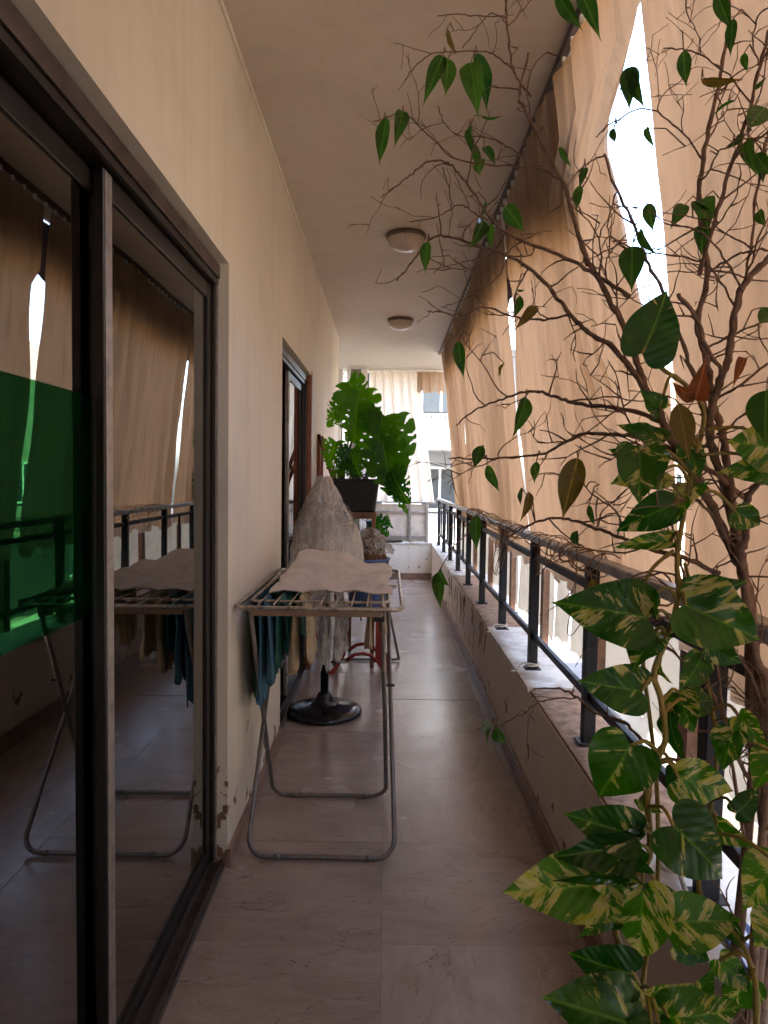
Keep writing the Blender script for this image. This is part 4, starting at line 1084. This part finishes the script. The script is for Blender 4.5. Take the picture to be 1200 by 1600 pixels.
# ironing board behind
ib = thing('ironing_board', (-.02, 6.1, 0), 'ironing board with pale blue cover standing past the planter', 'ironing board')
def ibfn():
    out = []
    for k in range(25):
        t = k/24*2*pi
        x = -.32 + .46*cos(t) if cos(t) > 0 else -.32+.23*cos(t)
        w = .165*(1-.35*max(0, cos(t))**2)
        out.append((x, 6.15 + w*sin(t), .905))
    return out[:-1]
MB().prism(ibfn(), (0,0,.035)).build('board', M['ironing'], ib, bevel=.008)
for (p, q) in (((.00,6.05,.90),(.115,5.52,.01)), ((.02,5.48,.90),(.02,6.2,.01))): pass
MB().prism([(p[0]*1.0, p[1], .886) for p in ibfn()], (0,0,.018)).build('underside', simple('slate_metal', (.06,.075,.11), .4), ib)
MB().tube([(-.05,6.05,.90),(.005,5.75,.45),(.108,5.45,.012)], .010, 8).build('leg', M['tube_grey'], ib, smooth=True)
MB().tube([(-.42,6.05,.885),(-.40,5.75,.45),(-.375,5.42,.012)], .010, 8).build('leg', M['tube_grey'], ib, smooth=True)
MB().tube([(-.375,5.42,.012),(.108,5.45,.012)], .009, 8).build('foot_bar', M['tube_grey'], ib, smooth=True)
MB().tube([(-.42,6.25,.90),(-.30,6.6,.45),(-.25,6.95,.012)], .010, 8).build('leg', M['tube_grey'], ib, smooth=True)
MB().tube([(-.05,6.25,.90),(-.05,6.6,.45),(-.02,6.95,.012)], .010, 8).build('leg', M['tube_grey'], ib, smooth=True)
# light grey garment hanging from the board
hanging('cloth', M['grey_cloth'], -.055, 5.95, 6.25, .945, .60, 'grey cloth draped over the ironing board edge', seed=14, amp=.02, back=.05)

# grit and crumbs on the floor
b = MB(); rs = random.Random(3)
for k in range(130):
    x = rs.uniform(-.55,.63); y = rs.uniform(1.8,7.5); r = rs.uniform(.0008,.0028)
    if rs.random() < .4: x = rs.choice((-.54,.62))+rs.uniform(-.02,.02)
    b.lathe([(0,0),(r,.0002),(r*.6,r*.7),(0,r*.8)], (x,y,.0005), 5)
tag(b.build('floor_grit', M['twig']), 'dark crumbs and grit scattered over the marble floor', 'grit', kind='stuff')
# ------------------------------------------------------------------ bits on the parapet
def rope(pts, r, label):
    o = MB().tube(pts, r, 7).build('rope', M['rope'], smooth=True); return tag(o, label, 'rope')
def knot(y, z, label, tail=.10, seed=0):
    rr = random.Random(seed); pts = []
    for k in range(30):
        a = k*.62; pts.append((RXX+.034*cos(a), y+.034*sin(a), z+.004*math.sin(k)+.0006*k))
    for k in range(8):
        pts.append((RXX-.035-.012*k, y-.03-.015*k*(1 if seed % 2 else .4), z+.018+.012*sin(k*.9)-.003*k))
    rope(pts, .0035, label)
knot(4.34, KZ+.035, 'white rope knotted round the foot of a railing post above a curled end', seed=1)
knot(3.42, KZ+.035, 'pale string tied at the foot of the post over the white sill', seed=2)
# coiled pale cord on the near sill
pts = []; 
for k in range(60):
    a = k*.42; r = .016+.012*sin(k*.21); pts.append((.70+r*cos(a), 1.62+r*sin(a), KZ+.03+.0011*k))
for k in range(12): pts.append((.70-.006*k, 1.60-.03*k, KZ+.05-.003*k if k < 8 else KZ+.026))
rope(pts, .006, 'pale coiled cord bunched on the near sill behind the leaves')
pp = MB().grid(16, 12, lambda u, v: (.70+.13*u, 1.20+.22*v+.02*sin(5*u), KZ+.028+.018*abs(noise.noise(Vector((5*u,5*v,1))))+.012*sin(6*v)*u))
mstripe, ns_, ls_ = newmat('striped_cloth'); o_ = N(ns_,'ShaderNodeOutputMaterial'); b_ = N(ns_,'ShaderNodeBsdfPrincipled'); ls_.new(b_.outputs[0], o_.inputs[0])
tc_ = N(ns_,'ShaderNodeTexCoord'); wv = N(ns_,'ShaderNodeTexWave'); wv.inputs['Scale'].default_value = 9; wv.inputs['Distortion'].default_value = 1.; ls_.new(tc_.outputs['Object'], wv.inputs[0])
rp_ = ramp(ns_, [(.3,(.05,.07,.16)),(.45,(.55,.6,.7)),(.9,(.66,.68,.72))]); ls_.new(wv.outputs[0], rp_.inputs[0]); ls_.new(rp_.outputs[0], b_.inputs['Base Color'])
tag(pp.build('cloth', mstripe, smooth=True, solid=.004), 'blue and white striped rag lying on the near sill', 'cloth')

# dry vines twisted round the handrail
dv = thing('dry_vine', (RXX, 3.2, 1.13), 'dead brown tendrils twisted round the handrail', 'plant')
rs = random.Random(31); b = MB()
for k in range(13):
    y = 1.9+k*.33+rs.uniform(-.12,.12); n = rs.randint(22, 46); r = rs.uniform(.040,.062); pts = []
    ph = rs.uniform(0, 6); st_ = rs.uniform(.006,.016)
    for i in range(n):
        a = ph+i*.42; pts.append((RXX-.006+r*1.0*cos(a)*(1+.15*sin(i*.31)), y+i*st_+.02*sin(i*.5+k), 1.166+r*.75*sin(a)+.006*sin(i)))
    b.tube(pts, rs.uniform(.0016,.0032), 5)
for k in range(9):   # loops that hang down
    y = 2.1+rs.uniform(0, 3.8); pts = []; L = rs.uniform(.12,.34)
    for i in range(14):
        t = i/13; pts.append((RXX-.03-.05*sin(t*pi)+.01*sin(9*t+k), y+.28*t, 1.19-L*sin(t*pi)**.8*(.6 if k % 2 else 1)+.01*sin(11*t+k)))
    b.tube(pts, rs.uniform(.0014,.0026), 5)
b.build('tendrils', M['dryvine'], dv, smooth=True)['kind'] = 'stuff'
# withered creeper sticks against the parapet face
cp = thing('withered_creeper', (XR-.02, 5.2, .4), 'withered creeper stems clinging to the parapet face', 'plant')
b = MB(); rs = random.Random(77)
for k in range(16):
    y = rs.uniform(4.3, 7.4); z = KZ+rs.uniform(-.02,.03); p = Vector((XR-.012, y, z)); pts = [p.copy()]; d = Vector((0, rs.uniform(-.6,.6), -1))
    for i in range(rs.randint(4, 11)):
        d = (d+Vector((0, rs.uniform(-.8,.8), rs.uniform(-.3,.1)))).normalized(); p = p+d*.035; p.x = XR-.012-.008*abs(sin(i+k)); pts.append(p.copy())
    b.tube(pts, [max(.0012,.004-.0003*i) for i in range(len(pts))], 5)
b.build('stems', M['twig'], cp, smooth=True)['kind'] = 'stuff'

# ------------------------------------------------------------------ bare ficus
def cr(pts, sub=5):
    out = []
    for i in range(len(pts)-1):
        p0, p1, p2, p3 = pts[max(0,i-1)], pts[i], pts[i+1], pts[min(len(pts)-1,i+2)]
        for k in range(sub):
            t = k/sub
            out.append(.5*((2*p1)+(-p0+p2)*t+(2*p0-5*p1+4*p2-p3)*t*t+(-p0+3*p1-3*p2+p3)*t**3))
    out.append(pts[-1]); return out
TY = .98
ficus = thing('ficus_tree', (.50, 1.0, 0), 'nearly bare ficus tree with a few green leaves at the right', 'tree')
# pot that stands on the floor below the frame
potf = thing('plant_pot', (.47, .92, 0), 'terracotta pot on the floor by the parapet holding ficus and pothos', 'pot')
MB().lathe([(0,.001),(.11,.001),(.125,.01),(.155,.27),(.168,.275),(.168,.31),(.150,.31),(.145,.27),(0,.27)], (.47,.92,0), 40).build('pot_body', simple('terracotta', (.34,.15,.08), .75, var=.3), potf, smooth=True)
MB().lathe([(0,.276),(.144,.274)], (.47,.92,0), 30).build('soil', M['soil'], potf)
base = Vector((.50, .96, .27))
allpts = []      # (point, tangent) on the wood for twigs and leaves
RT = random.Random(101)
def trace(name, px, r0, r1, jitter=.0015, twigs=1.0, mat=None, tw_len=(.05,.17), twr=.0013, start=None):
    P = [Vector(start)] if start is not None else []
    for (x, y, Y) in px: P.append(pix(x, y, Y))
    c = cr(P, 6)
    n = len(c)
    c = [p + Vector((RT.uniform(-1,1), RT.uniform(-1,1), RT.uniform(-1,1)))*jitter for p in c]
    r0 *= .58; rad = [r0+(max(r1,.001)-r0)*(i/(n-1))**.8 for i in range(n)]
    mb = MB().tube(c, [r*(1+.12*sin(i*2.1)) for i, r in enumerate(rad)], 8)
    o = mb.build(name, mat or M['bark'], ficus, smooth=True)
    tw = MB(); cnt = 0
    L = 0
    for i in range(1, n):
        L += (c[i]-c[i-1]).length
        if L > .042/max(.05, twigs) :
            L = 0
            t = (c[i]-c[i-1]).normalized()
            grow(tw, c[i], t, RT.uniform(*tw_len), min(twr*1.25, rad[i]*.75), 0)
            cnt += 1
    allpts.extend(c)
    if cnt:
        q = tw.build('twigs', mat or M['twig'], o); q['kind'] = 'stuff'
    return o, c
def grow(mb, p, t, L, r, depth):
    side = Vector((RT.uniform(-1,1), RT.uniform(-.8,.8), RT.uniform(-.7,1))).normalized()
    d = (t*.75 + side*.95).normalized()
    seg = RT.uniform(.010,.019); n = max(2, int(L/seg)); pts = [p.copy()]; q = p.copy()
    curl = Vector((RT.uniform(-.12,.12), RT.uniform(-.12,.12), RT.uniform(-.14,.10)))
    for i in range(n):
        d = (d + curl + Vector((RT.uniform(-.33,.33), RT.uniform(-.33,.33), RT.uniform(-.33,.33)))).normalized()
        q = q + d*seg
        if q.x > .60: q.x = .60
        if q.z > 2.98: q.z = 2.98
        pts.append(q.copy())
        if depth < 2 and i > 0 and RT.random() < (.34 if depth == 0 else .22):
            grow(mb, q, d, L*RT.uniform(.25,.6), r*.78, depth+1)
    m = len(pts)
    mb.tube(pts, [max(.0005, r*(1-.62*i/(m-1))) for i in range(m)], 4, cap=False)
    allpts.extend(pts[1::2])
# trunks, several stems from the pot
trace('trunk', [(1195,1400,1.0),(1178,1180,1.0),(1172,1040,1.0),(1172,938,1.0),(1151,875,1.0),(1116,801,.99),(1095,756,.98),(1077,728,.97),(1050,690,.97),(1032,647,.97),(1010,610,.98),(995,565,1.0),(970,500,1.02),(930,430,1.05),(910,390,1.08),(885,300,1.12),(860,250,1.15),(820,170,1.18),(812,150,1.2),(825,85,1.22)], .017, .0022, twigs=.55, start=base)
trace('trunk', [(1210,1400,1.02),(1190,1180,1.02),(1175,1040,1.02),(1166,930,1.01),(1151,840,1.0),(1130,756,1.0),(1109,679,.99),(1116,623,.98),(1130,581,.97),(1140,550,.97),(1150,480,.96),(1165,440,.95),(1200,405,.94),(1240,360,.93)], .016, .004, twigs=.55, start=base+Vector((.02,.02,0)))
trace('trunk', [(1180,1180,.97),(1178,1010,.98),(1160,900,.98),(1140,760,.99),(1130,682,.99),(1116,640,1.0),(1108,590,1.0),(1100,550,1.0),(1090,500,1.0),(1105,425,1.0),(1093,320,1.02),(1098,250,1.03),(1120,150,1.05),(1135,60,1.06),(1140,-30,1.06)], .014, .0025, twigs=.7, start=base+Vector((-.02,.01,0)))
trace('trunk', [(1200,1180,.95),(1180,1020,.96),(1160,880,.96),(1165,840,.96),(1168,780,.95),(1186,752,.94),(1205,715,.93),(1240,650,.9)], .012, .004, twigs=.7, start=base+Vector((.0,-.02,0)))
trace('branch', [(1109,660,.99),(1085,590,1.0),(1060,520,1.02),(1035,455,1.03),(1010,405,1.04),(990,350,1.06),(960,290,1.08),(945,240,1.1)], .006, .002, twigs=.7)
trace('branch', [(1130,581,.97),(1105,545,.95),(1090,500,.94),(1060,460,.93)], .005, .003, twigs=.5)
trace('branch', [(1093,430,1.0),(1120,330,.98),(1150,240,.97),(1172,170,.96),(1190,90,.95),(1205,40,.95)], .006, .002, twigs=1.0)
trace('branch', [(1165,440,.95),(1180,330,.95),(1190,250,.95),(1210,180,.95)], .0035, .0015, twigs=1.0)
# long arms reaching left over the corridor
trace('branch', [(1165,779,1.0),(1109,735,.98),(1053,703,.98),(990,682,1.0),(944,679,1.03),(916,677,1.06),(885,689,1.09),(846,710,1.12),(780,716,1.16),(720,716,1.2),(700,716,1.21)], .0078, .0012, twigs=1.15)
trace('branch', [(1077,728,.97),(1039,661,1.0),(969,640,1.03),(909,632,1.06),(871,621,1.08),(843,612,1.1),(818,612,1.12),(780,626,1.15),(740,642,1.18),(712,665,1.2)], .007, .0012, twigs=1.15)
trace('branch', [(1010,610,.98),(960,545,1.0),(920,520,1.03),(890,490,1.06),(850,440,1.1),(800,402,1.14),(750,385,1.18),(700,370,1.22),(675,372,1.24),(655,395,1.26),(632,425,1.27),(619,440,1.28)], .0075, .0012, twigs=.95)
trace('branch', [(985,465,1.02),(925,425,1.05),(865,395,1.08),(820,377,1.11),(775,350,1.14),(740,300,1.17),(716,270,1.19),(700,255,1.2),(670,252,1.22),(640,275,1.23),(612,296,1.24),(597,308,1.25)], .0055, .0011, twigs=.8)
trace('branch', [(890,490,1.06),(850,500,1.1),(800,495,1.13),(760,480,1.16),(720,492,1.19),(690,488,1.2),(668,486,1.21)], .0035, .0011, twigs=1.2)
trace('branch', [(1123,896,.98),(1067,871,.97),(1025,861,.98),(972,840,1.0),(930,826,1.03),(888,812,1.06),(850,812,1.09),(811,829,1.13),(790,845,1.15)], .0065, .0014, twigs=1.2)
trace('branch', [(1140,850,.96),(1100,790,.94),(1068,762,.93),(1040,750,.93),(1010,730,.94),(975,700,.96)], .004, .0014, twigs=1.1)
trace('branch', [(1190,1330,.96),(1133,1293,.93),(1102,1244,.92),(1081,1205,.92),(1046,1184,.93),(1004,1156,.94),(969,1125,.96),(930,1114,.98),(902,1090,1.0),(874,1076,1.02),(832,1076,1.05)], .006, .0015, twigs=.45, tw_len=(.03,.08))
trace('branch', [(902,1090,1.0),(870,1092,1.01),(840,1098,1.02),(822,1112,1.03),(800,1124,1.04),(782,1133,1.05),(772,1140,1.05)], .0020, .0010, twigs=1.2, tw_len=(.02,.05))
trace('branch', [(1185,1230,.98),(1158,1195,.96),(1133,1125,.95),(1116,1090,.95),(1088,1051,.95),(1053,1020,.96),(1025,999,.97),(985,985,.98)], .006, .0015, twigs=.7, tw_len=(.03,.10))
trace('branch', [(1200,1120,.97),(1170,1050,.96),(1130,1000,.96),(1100,985,.96),(1075,930,.97),(1060,860,.98),(1045,800,1.)], .005, .0015, twigs=.9)
trace('branch', [(1185,1390,.92),(1160,1290,.93),(1140,1180,.94),(1120,1040,.95),(1108,940,.96)], .0055, .002, twigs=.4)
# upper crown twigs
trace('branch', [(830,150,1.2),(810,125,1.2),(800,100,1.2),(793,47,1.2),(791,0,1.2),(790,-40,1.2)], .0035, .0018, twigs=.5)
trace('branch', [(803,108,1.2),(785,95,1.21),(766,83,1.22),(722,81,1.24),(675,84,1.26),(655,98,1.27),(638,115,1.28)], .0022, .0010, twigs=.8, tw_len=(.03,.09))
trace('branch', [(795,40,1.2),(770,20,1.21),(750,38,1.22),(735,60,1.23),(722,75,1.24)], .0016, .0010, twigs=.6, tw_len=(.02,.07))
trace('branch', [(793,26,1.2),(760,25,1.22),(720,23,1.24),(684,24,1.26)], .0016, .0009, twigs=.8, tw_len=(.02,.06))
trace('branch', [(797,38,1.2),(815,18,1.2),(835,-5,1.2)], .0014, .0009, twigs=1)
trace('branch', [(872,281,1.12),(841,262,1.14),(779,259,1.17),(710,248,1.2),(675,215,1.22),(632,178,1.25),(600,186,1.27),(584,189,1.28)], .0028, .0009, twigs=1.0, tw_len=(.03,.12))
trace('branch', [(850,262,1.14),(822,250,1.15),(797,231,1.17),(760,215,1.19),(716,212,1.21),(694,190,1.23),(685,165,1.24)], .0022, .0010, twigs=1.0, tw_len=(.03,.12))
trace('branch', [(775,350,1.14),(745,335,1.17),(720,320,1.19),(700,330,1.21),(672,342,1.22),(640,346,1.24)], .0020, .0009, twigs=1.3, tw_len=(.03,.10))
trace('branch', [(790,395,1.14),(780,430,1.16),(750,455,1.18),(720,470,1.2),(690,480,1.21)], .0016, .0009, twigs=1.2, tw_len=(.03,.10))
trace('branch', [(700,370,1.22),(706,330,1.21),(700,290,1.21),(690,260,1.21)], .0013, .0009, twigs=1.0, tw_len=(.02,.08))
# right hand crown
trace('branch', [(1150,480,.96),(1110,420,1.0),(1060,400,1.03),(1010,395,1.05),(960,375,1.08)], .0028, .001, twigs=1.1)
trace('branch', [(1160,455,.95),(1130,400,.93),(1090,360,.93),(1040,350,.95)], .003, .001, twigs=1.2)
trace('branch', [(1105,425,1.0),(1150,400,.96),(1190,390,.94),(1230,395,.93)], .003, .0015, twigs=1.3)
trace('branch', [(1105,545,1.0),(1150,520,.97),(1200,500,.95)], .003, .0015, twigs=1.2)
trace('branch', [(1116,623,.98),(1160,600,.95),(1210,560,.93)], .0035, .0018, twigs=1.2)
trace('branch', [(1120,680,.98),(1160,650,.95),(1210,600,.93)], .003, .0015, twigs=1.0)
trace('branch', [(1098,250,1.03),(1060,200,1.05),(1010,170,1.07),(960,190,1.1),(930,215,1.1)], .0025, .0009, twigs=.9)
trace('branch', [(1175,165,.96),(1130,110,.98),(1080,80,1.0),(1040,76,1.02)], .0022, .0009, twigs=.9)
trace('branch', [(1186,100,.95),(1175,60,.95),(1190,20,.95),(1215,5,.95)], .002, .0012, twigs=.8)
trace('branch', [(1150,240,.97),(1185,215,.95),(1215,205,.94)], .002, .0012, twigs=1.0)

def nearest(p):
    best = None; bd = 1e9
    for q in allpts[::2]:
        d = (q-p).length_squared
        if d < bd: bd = d; best = q
    return best
pet = MB()
# ficus leaves: base px, tip px, depth, width factor, kind, roll
FL = [((692,88),(664,148),1.24,1.0,'g',.2),((700,92),(697,147),1.24,1.25,'g',-.2),((736,98),(744,170),1.22,1.15,'g',.1),((742,84),(772,168),1.23,1.0,'g',-.6),((698,45),(712,88),1.24,.8,'o',.9),
 ((604,184),(590,258),1.27,1.1,'g',.2),((628,174),(624,212),1.25,1.1,'g',-.3),((738,195),(732,240),1.2,.9,'g',.9),((742,225),(750,270),1.2,1.0,'g',.4),((757,230),(774,252),1.2,.8,'g',-.5),((750,250),(748,272),1.2,1,'g',.5),((752,180),(786,190),1.2,.9,'g',1.0),
 ((760,315),(752,340),1.19,.8,'g',.3),((755,345),(740,382),1.18,1.1,'g',-.3),((768,350),(765,388),1.18,1.0,'g',.4),((790,322),(818,362),1.16,1.2,'g',.2),((668,378),(662,425),1.24,1.1,'g',.3),((812,462),(806,500),1.14,1.2,'g',-.3),((808,452),(822,456),1.14,.8,'g',.8),
 ((840,480),(806,510),1.12,1.0,'d',.3),((716,534),(722,590),1.16,1.2,'g',.2),((788,568),(776,590),1.14,.9,'d',.8),((822,622),(806,680),1.12,1.25,'g',-.3),((752,697),(740,732),1.16,1.2,'g',.2),((762,727),(778,770),1.16,1.2,'g',.3),((838,722),(834,755),1.1,1.3,'g',.4),((815,762),(812,790),1.1,1.0,'g',.9),((828,770),(818,812),1.1,.9,'o',-.5),
 ((903,716),(876,812),1.0,1.25,'o',.1),((744,806),(742,860),1.15,1.25,'g',.2),((900,830),(896,858),1.02,1.3,'g',.3),((684,895),(687,950),1.26,1.05,'g',.1),((686,893),(692,912),1.26,1.5,'g',.8),((768,1128),(752,1142),1.05,1.1,'g',.4),((768,1132),(757,1160),1.05,.9,'g',.6),((776,1136),(785,1177),1.05,1.2,'g',.2),
 ((870,-10),(908,52),1.15,1.2,'g',.2),((905,-15),(938,45),1.12,1.0,'g',-.3),((1120,-10),(1142,48),.95,1.3,'g',.2),((1145,30),(1140,88),.95,1.0,'g',.4),((1068,80),(1072,136),.98,1.2,'g',.2),((985,105),(982,162),1.0,1.5,'g',.1),((985,105),(1000,168),1.0,.9,'g',.6),((1096,125),(1155,130),.97,.6,'o',.6),((1148,158),(1105,178),.96,.7,'g',.9),
 ((1162,84),(1166,112),.94,1.2,'g',.3),((1178,140),(1200,120),.94,1,'g',.2),((1195,168),(1168,200),.94,1.4,'g',.2),((1168,220),(1172,262),.94,1.1,'g',.4),((1160,210),(1140,232),.94,.9,'g',-.4),((1192,235),(1190,290),.93,1.2,'g',.3),((1180,240),(1204,275),.93,1.2,'g',-.2),((1100,310),(1104,350),.98,1.4,'g',.1),((1080,318),(1106,330),.98,.9,'g',.5),((1100,352),(1094,395),.97,1.4,'g',.2),((988,385),(986,450),1.0,1.5,'g',.1),
 ((1012,318),(1020,362),1.04,1.3,'g',.1),((1070,320),(1050,350),1.0,1.2,'g',.2),((1060,632),(1078,720),.90,1.3,'o',-.2),((1190,480),(1212,510),.92,1.4,'g',.2),((1198,610),(1192,690),.90,1.5,'g',.3),
 ((1165,560),(1145,590),.95,.9,'b',.4),((1085,625),(1102,580),.90,1.6,'b',.2),((1085,625),(1048,600),.90,1.5,'b',-.2),((925,905),(948,990),.93,.9,'o',.4),((920,790),(928,822),1.0,.8,'g',.4),((992,905),(1000,985),.92,1.4,'g',.1),((1000,360),(1012,395),1.02,1.0,'g',.7),((875,230),(890,262),1.12,1.0,'g',.3),((915,262),(905,290),1.12,.9,'g',.3),((905,290),(900,330),1.12,1.2,'g',.5),((1000,420),(975,402),1.0,1.0,'g',.7),((1010,200),(1016,225),1.02,.9,'g',.4),((960,200),(955,230),1.04,1.2,'g',.4),((1185,330),(1192,352),.94,1,'g',.5)]
for (bq, tq, Y, w, kind, roll) in FL:
    b0 = pix(bq[0], bq[1], Y); t0 = pix(tq[0], tq[1], Y + RT.uniform(-.05,.03))
    me = RT.choice({'g': ficus_me, 'o': old_me, 'b': dry_me, 'd': old_me}[kind])
    put_leaf(me, ficus, b0, t0, w*RT.uniform(.68,.84), roll=roll)
    q = nearest(b0); mid = (q+b0)/2 + Vector((0, 0, .012))
    pet.tube([q, mid, b0], [.0011,.0010,.0008], 4)
pet.build('petioles', M['twig'], ficus)['kind'] = 'stuff'

# ------------------------------------------------------------------ variegated pothos climbing the ficus
pothos = thing('pothos_vine', (.45, .88, .27), 'climbing pothos with large variegated heart leaves in front of the railing', 'plant')
def vine(px, r0, r1, start=None):
    P = ([Vector(start)] if start else []) + [pix(*q) for q in px]
    c = cr(P, 7); n = len(c)
    MB().tube(c, [(r0+(r1-r0)*i/(n-1))*(1.35 if i % 9 == 0 else 1) for i in range(n)], 8).build('stem', M['vine'], pothos, smooth=True)
    return c
vp = []
vp += vine([(1002,1640,.86),(1000,1560,.86),(998,1545,.86),(970,1480,.87),(962,1440,.87),(985,1375,.87),(1012,1345,.87),(1016,1310,.87),(1012,1240,.87),(1030,1180,.88),(1040,1150,.88),(1032,1090,.88),(1022,1050,.88),(1045,990,.89),(1060,930,.89),(1058,880,.90),(1062,840,.90),(1080,740,.92),(1100,650,.93),(1075,605,.93),(1040,580,.92),(1015,560,.92)], .0052, .0028, (.44,.86,.28))
vp += vine([(1005,1640,.9),(1026,1400,.92),(1028,1280,.92),(1022,1180,.92),(1005,1040,.92),(1000,980,.92),(1012,900,.93),(1052,860,.94)], .0036, .0025, (.45,.9,.28))
vp += vine([(1180,1640,.80),(1170,1500,.82),(1120,1420,.86),(1092,1390,.88),(1105,1300,.9),(1120,1180,.92),(1105,1060,.93),(1090,960,.93),(1070,880,.93)], .0038, .0022, (.48,.88,.28))
PL = [ # base px, tip px, depth, width, roll
 ((1003,552),(1058,440),.90,1.05,.2),((1035,690),(962,655),.93,.75,.5),((1035,735),(955,745),.91,1.15,.2),((1000,705),(1000,790),.90,1.1,-.2),((1050,790),(960,822),.90,.85,.1),((1048,845),(955,850),.92,.45,.5),((1010,725),(960,700),.92,1.0,.4),
 ((1010,965),(878,936),.88,1.05,.1),((1020,990),(985,1048),.90,1.1,.5),((1020,930),(1018,968),.89,1.2,.9),((1002,1080),(898,1064),.87,1.0,.1),((985,1165),(928,1264),.86,1.25,.1),((1070,945),(1205,1005),.88,1.05,.0),((1075,925),(1170,930),.90,.9,.3),
 ((1062,1085),(1080,1150),.90,1.2,.5),((1078,1098),(1130,1090),.90,1.1,-.3),((1048,1110),(1040,1190),.89,.8,.7),((1145,1145),(1125,1210),.88,1.1,.3),((1155,1120),(1195,1170),.88,1.1,.2),((1060,1215),(1160,1245),.87,1.05,.1),
 ((990,1305),(883,1272),.85,.95,.1),((990,1320),(856,1345),.85,.60,-.2),((1052,1290),(1168,1392),.82,1.15,.05),((925,1385),(785,1388),.83,.95,.1),((985,1370),(875,1345),.85,.6,.6),((948,1385),(960,1455),.85,1.1,.3),((1005,1382),(998,1515),.84,1.0,.2),
 ((1055,1440),(1170,1440),.84,1.1,.1),((1060,1475),(1118,1510),.85,1.0,.5),((988,1522),(886,1494),.83,1.0,.1),((985,1600),(840,1553),.80,1.05,.0),((1045,1590),(1160,1590),.81,1.0,.1),((1020,1560),(1090,1548),.83,.8,.6),((1018,1600),(985,1660),.8,1.0,.3),
 ((1215,1350),(1160,1400),.82,1.2,.1),((1225,1455),(1178,1475),.80,1.6,.2),((1140,1440),(1150,1495),.84,1.0,.4),((1215,700),(1140,690),.90,1.25,.1),((1212,740),(1135,725),.90,.9,.4),((1215,1180),(1175,1235),.88,1,.3),
 ((1055,1200),(1030,1240),.9,.8,.6),((985,1335),(1018,1370),.86,.8,.5),((1030,1600),(1060,1650),.8,1,.2),((1100,1650),(1170,1620),.8,1,.2),((940,1650),(905,1625),.8,1,.2)]
PL += [((1110,1010),(1165,1045),.90,1.0,.4),((1095,1030),(1065,1085),.91,1.0,-.4),((1120,1290),(1175,1330),.89,.9,.5),((1030,1395),(1065,1440),.86,.9,-.5),((1125,1500),(1180,1560),.84,1.0,.3),
 ((1170,1530),(1130,1590),.83,1.0,-.3),((960,1440),(905,1450),.86,.7,.7),((1000,1250),(1032,1285),.88,.8,.6),((1030,640),(1000,608),.92,1.0,.4),((1085,760),(1050,800),.92,.9,.6),((1075,700),(1098,745),.93,.9,-.5),((1150,800),(1200,830),.92,1.0,.3),
 ((1030,1040),(1052,1075),.90,.8,.8),((1150,1270),(1200,1240),.87,1.0,.4),((975,1290),(1000,1330),.87,.8,.9),((1080,1560),(1120,1535),.85,.8,.6)]
RP = random.Random(5)
def nearest_v(p): return min(vp, key=lambda q: (q-p).length_squared)
for i, (bq, tq, Y, w, roll) in enumerate(PL):
    b0 = pix(bq[0], bq[1], Y); t0 = pix(tq[0], tq[1], Y+RP.uniform(-.04,.01))
    t0 = b0+(t0-b0)*.9
    put_leaf(pothos_me[(i*7+i//3) % 6], pothos, b0, t0, w, roll=roll+RP.uniform(-.25,.25))
    q = nearest_v(b0); mid = (q+b0)/2+Vector((0,-.006,.014))
    MB().tube(cr([q, mid, b0], 4), [.0024]*9, 6).build('petiole', M['vine'], pothos, smooth=True)
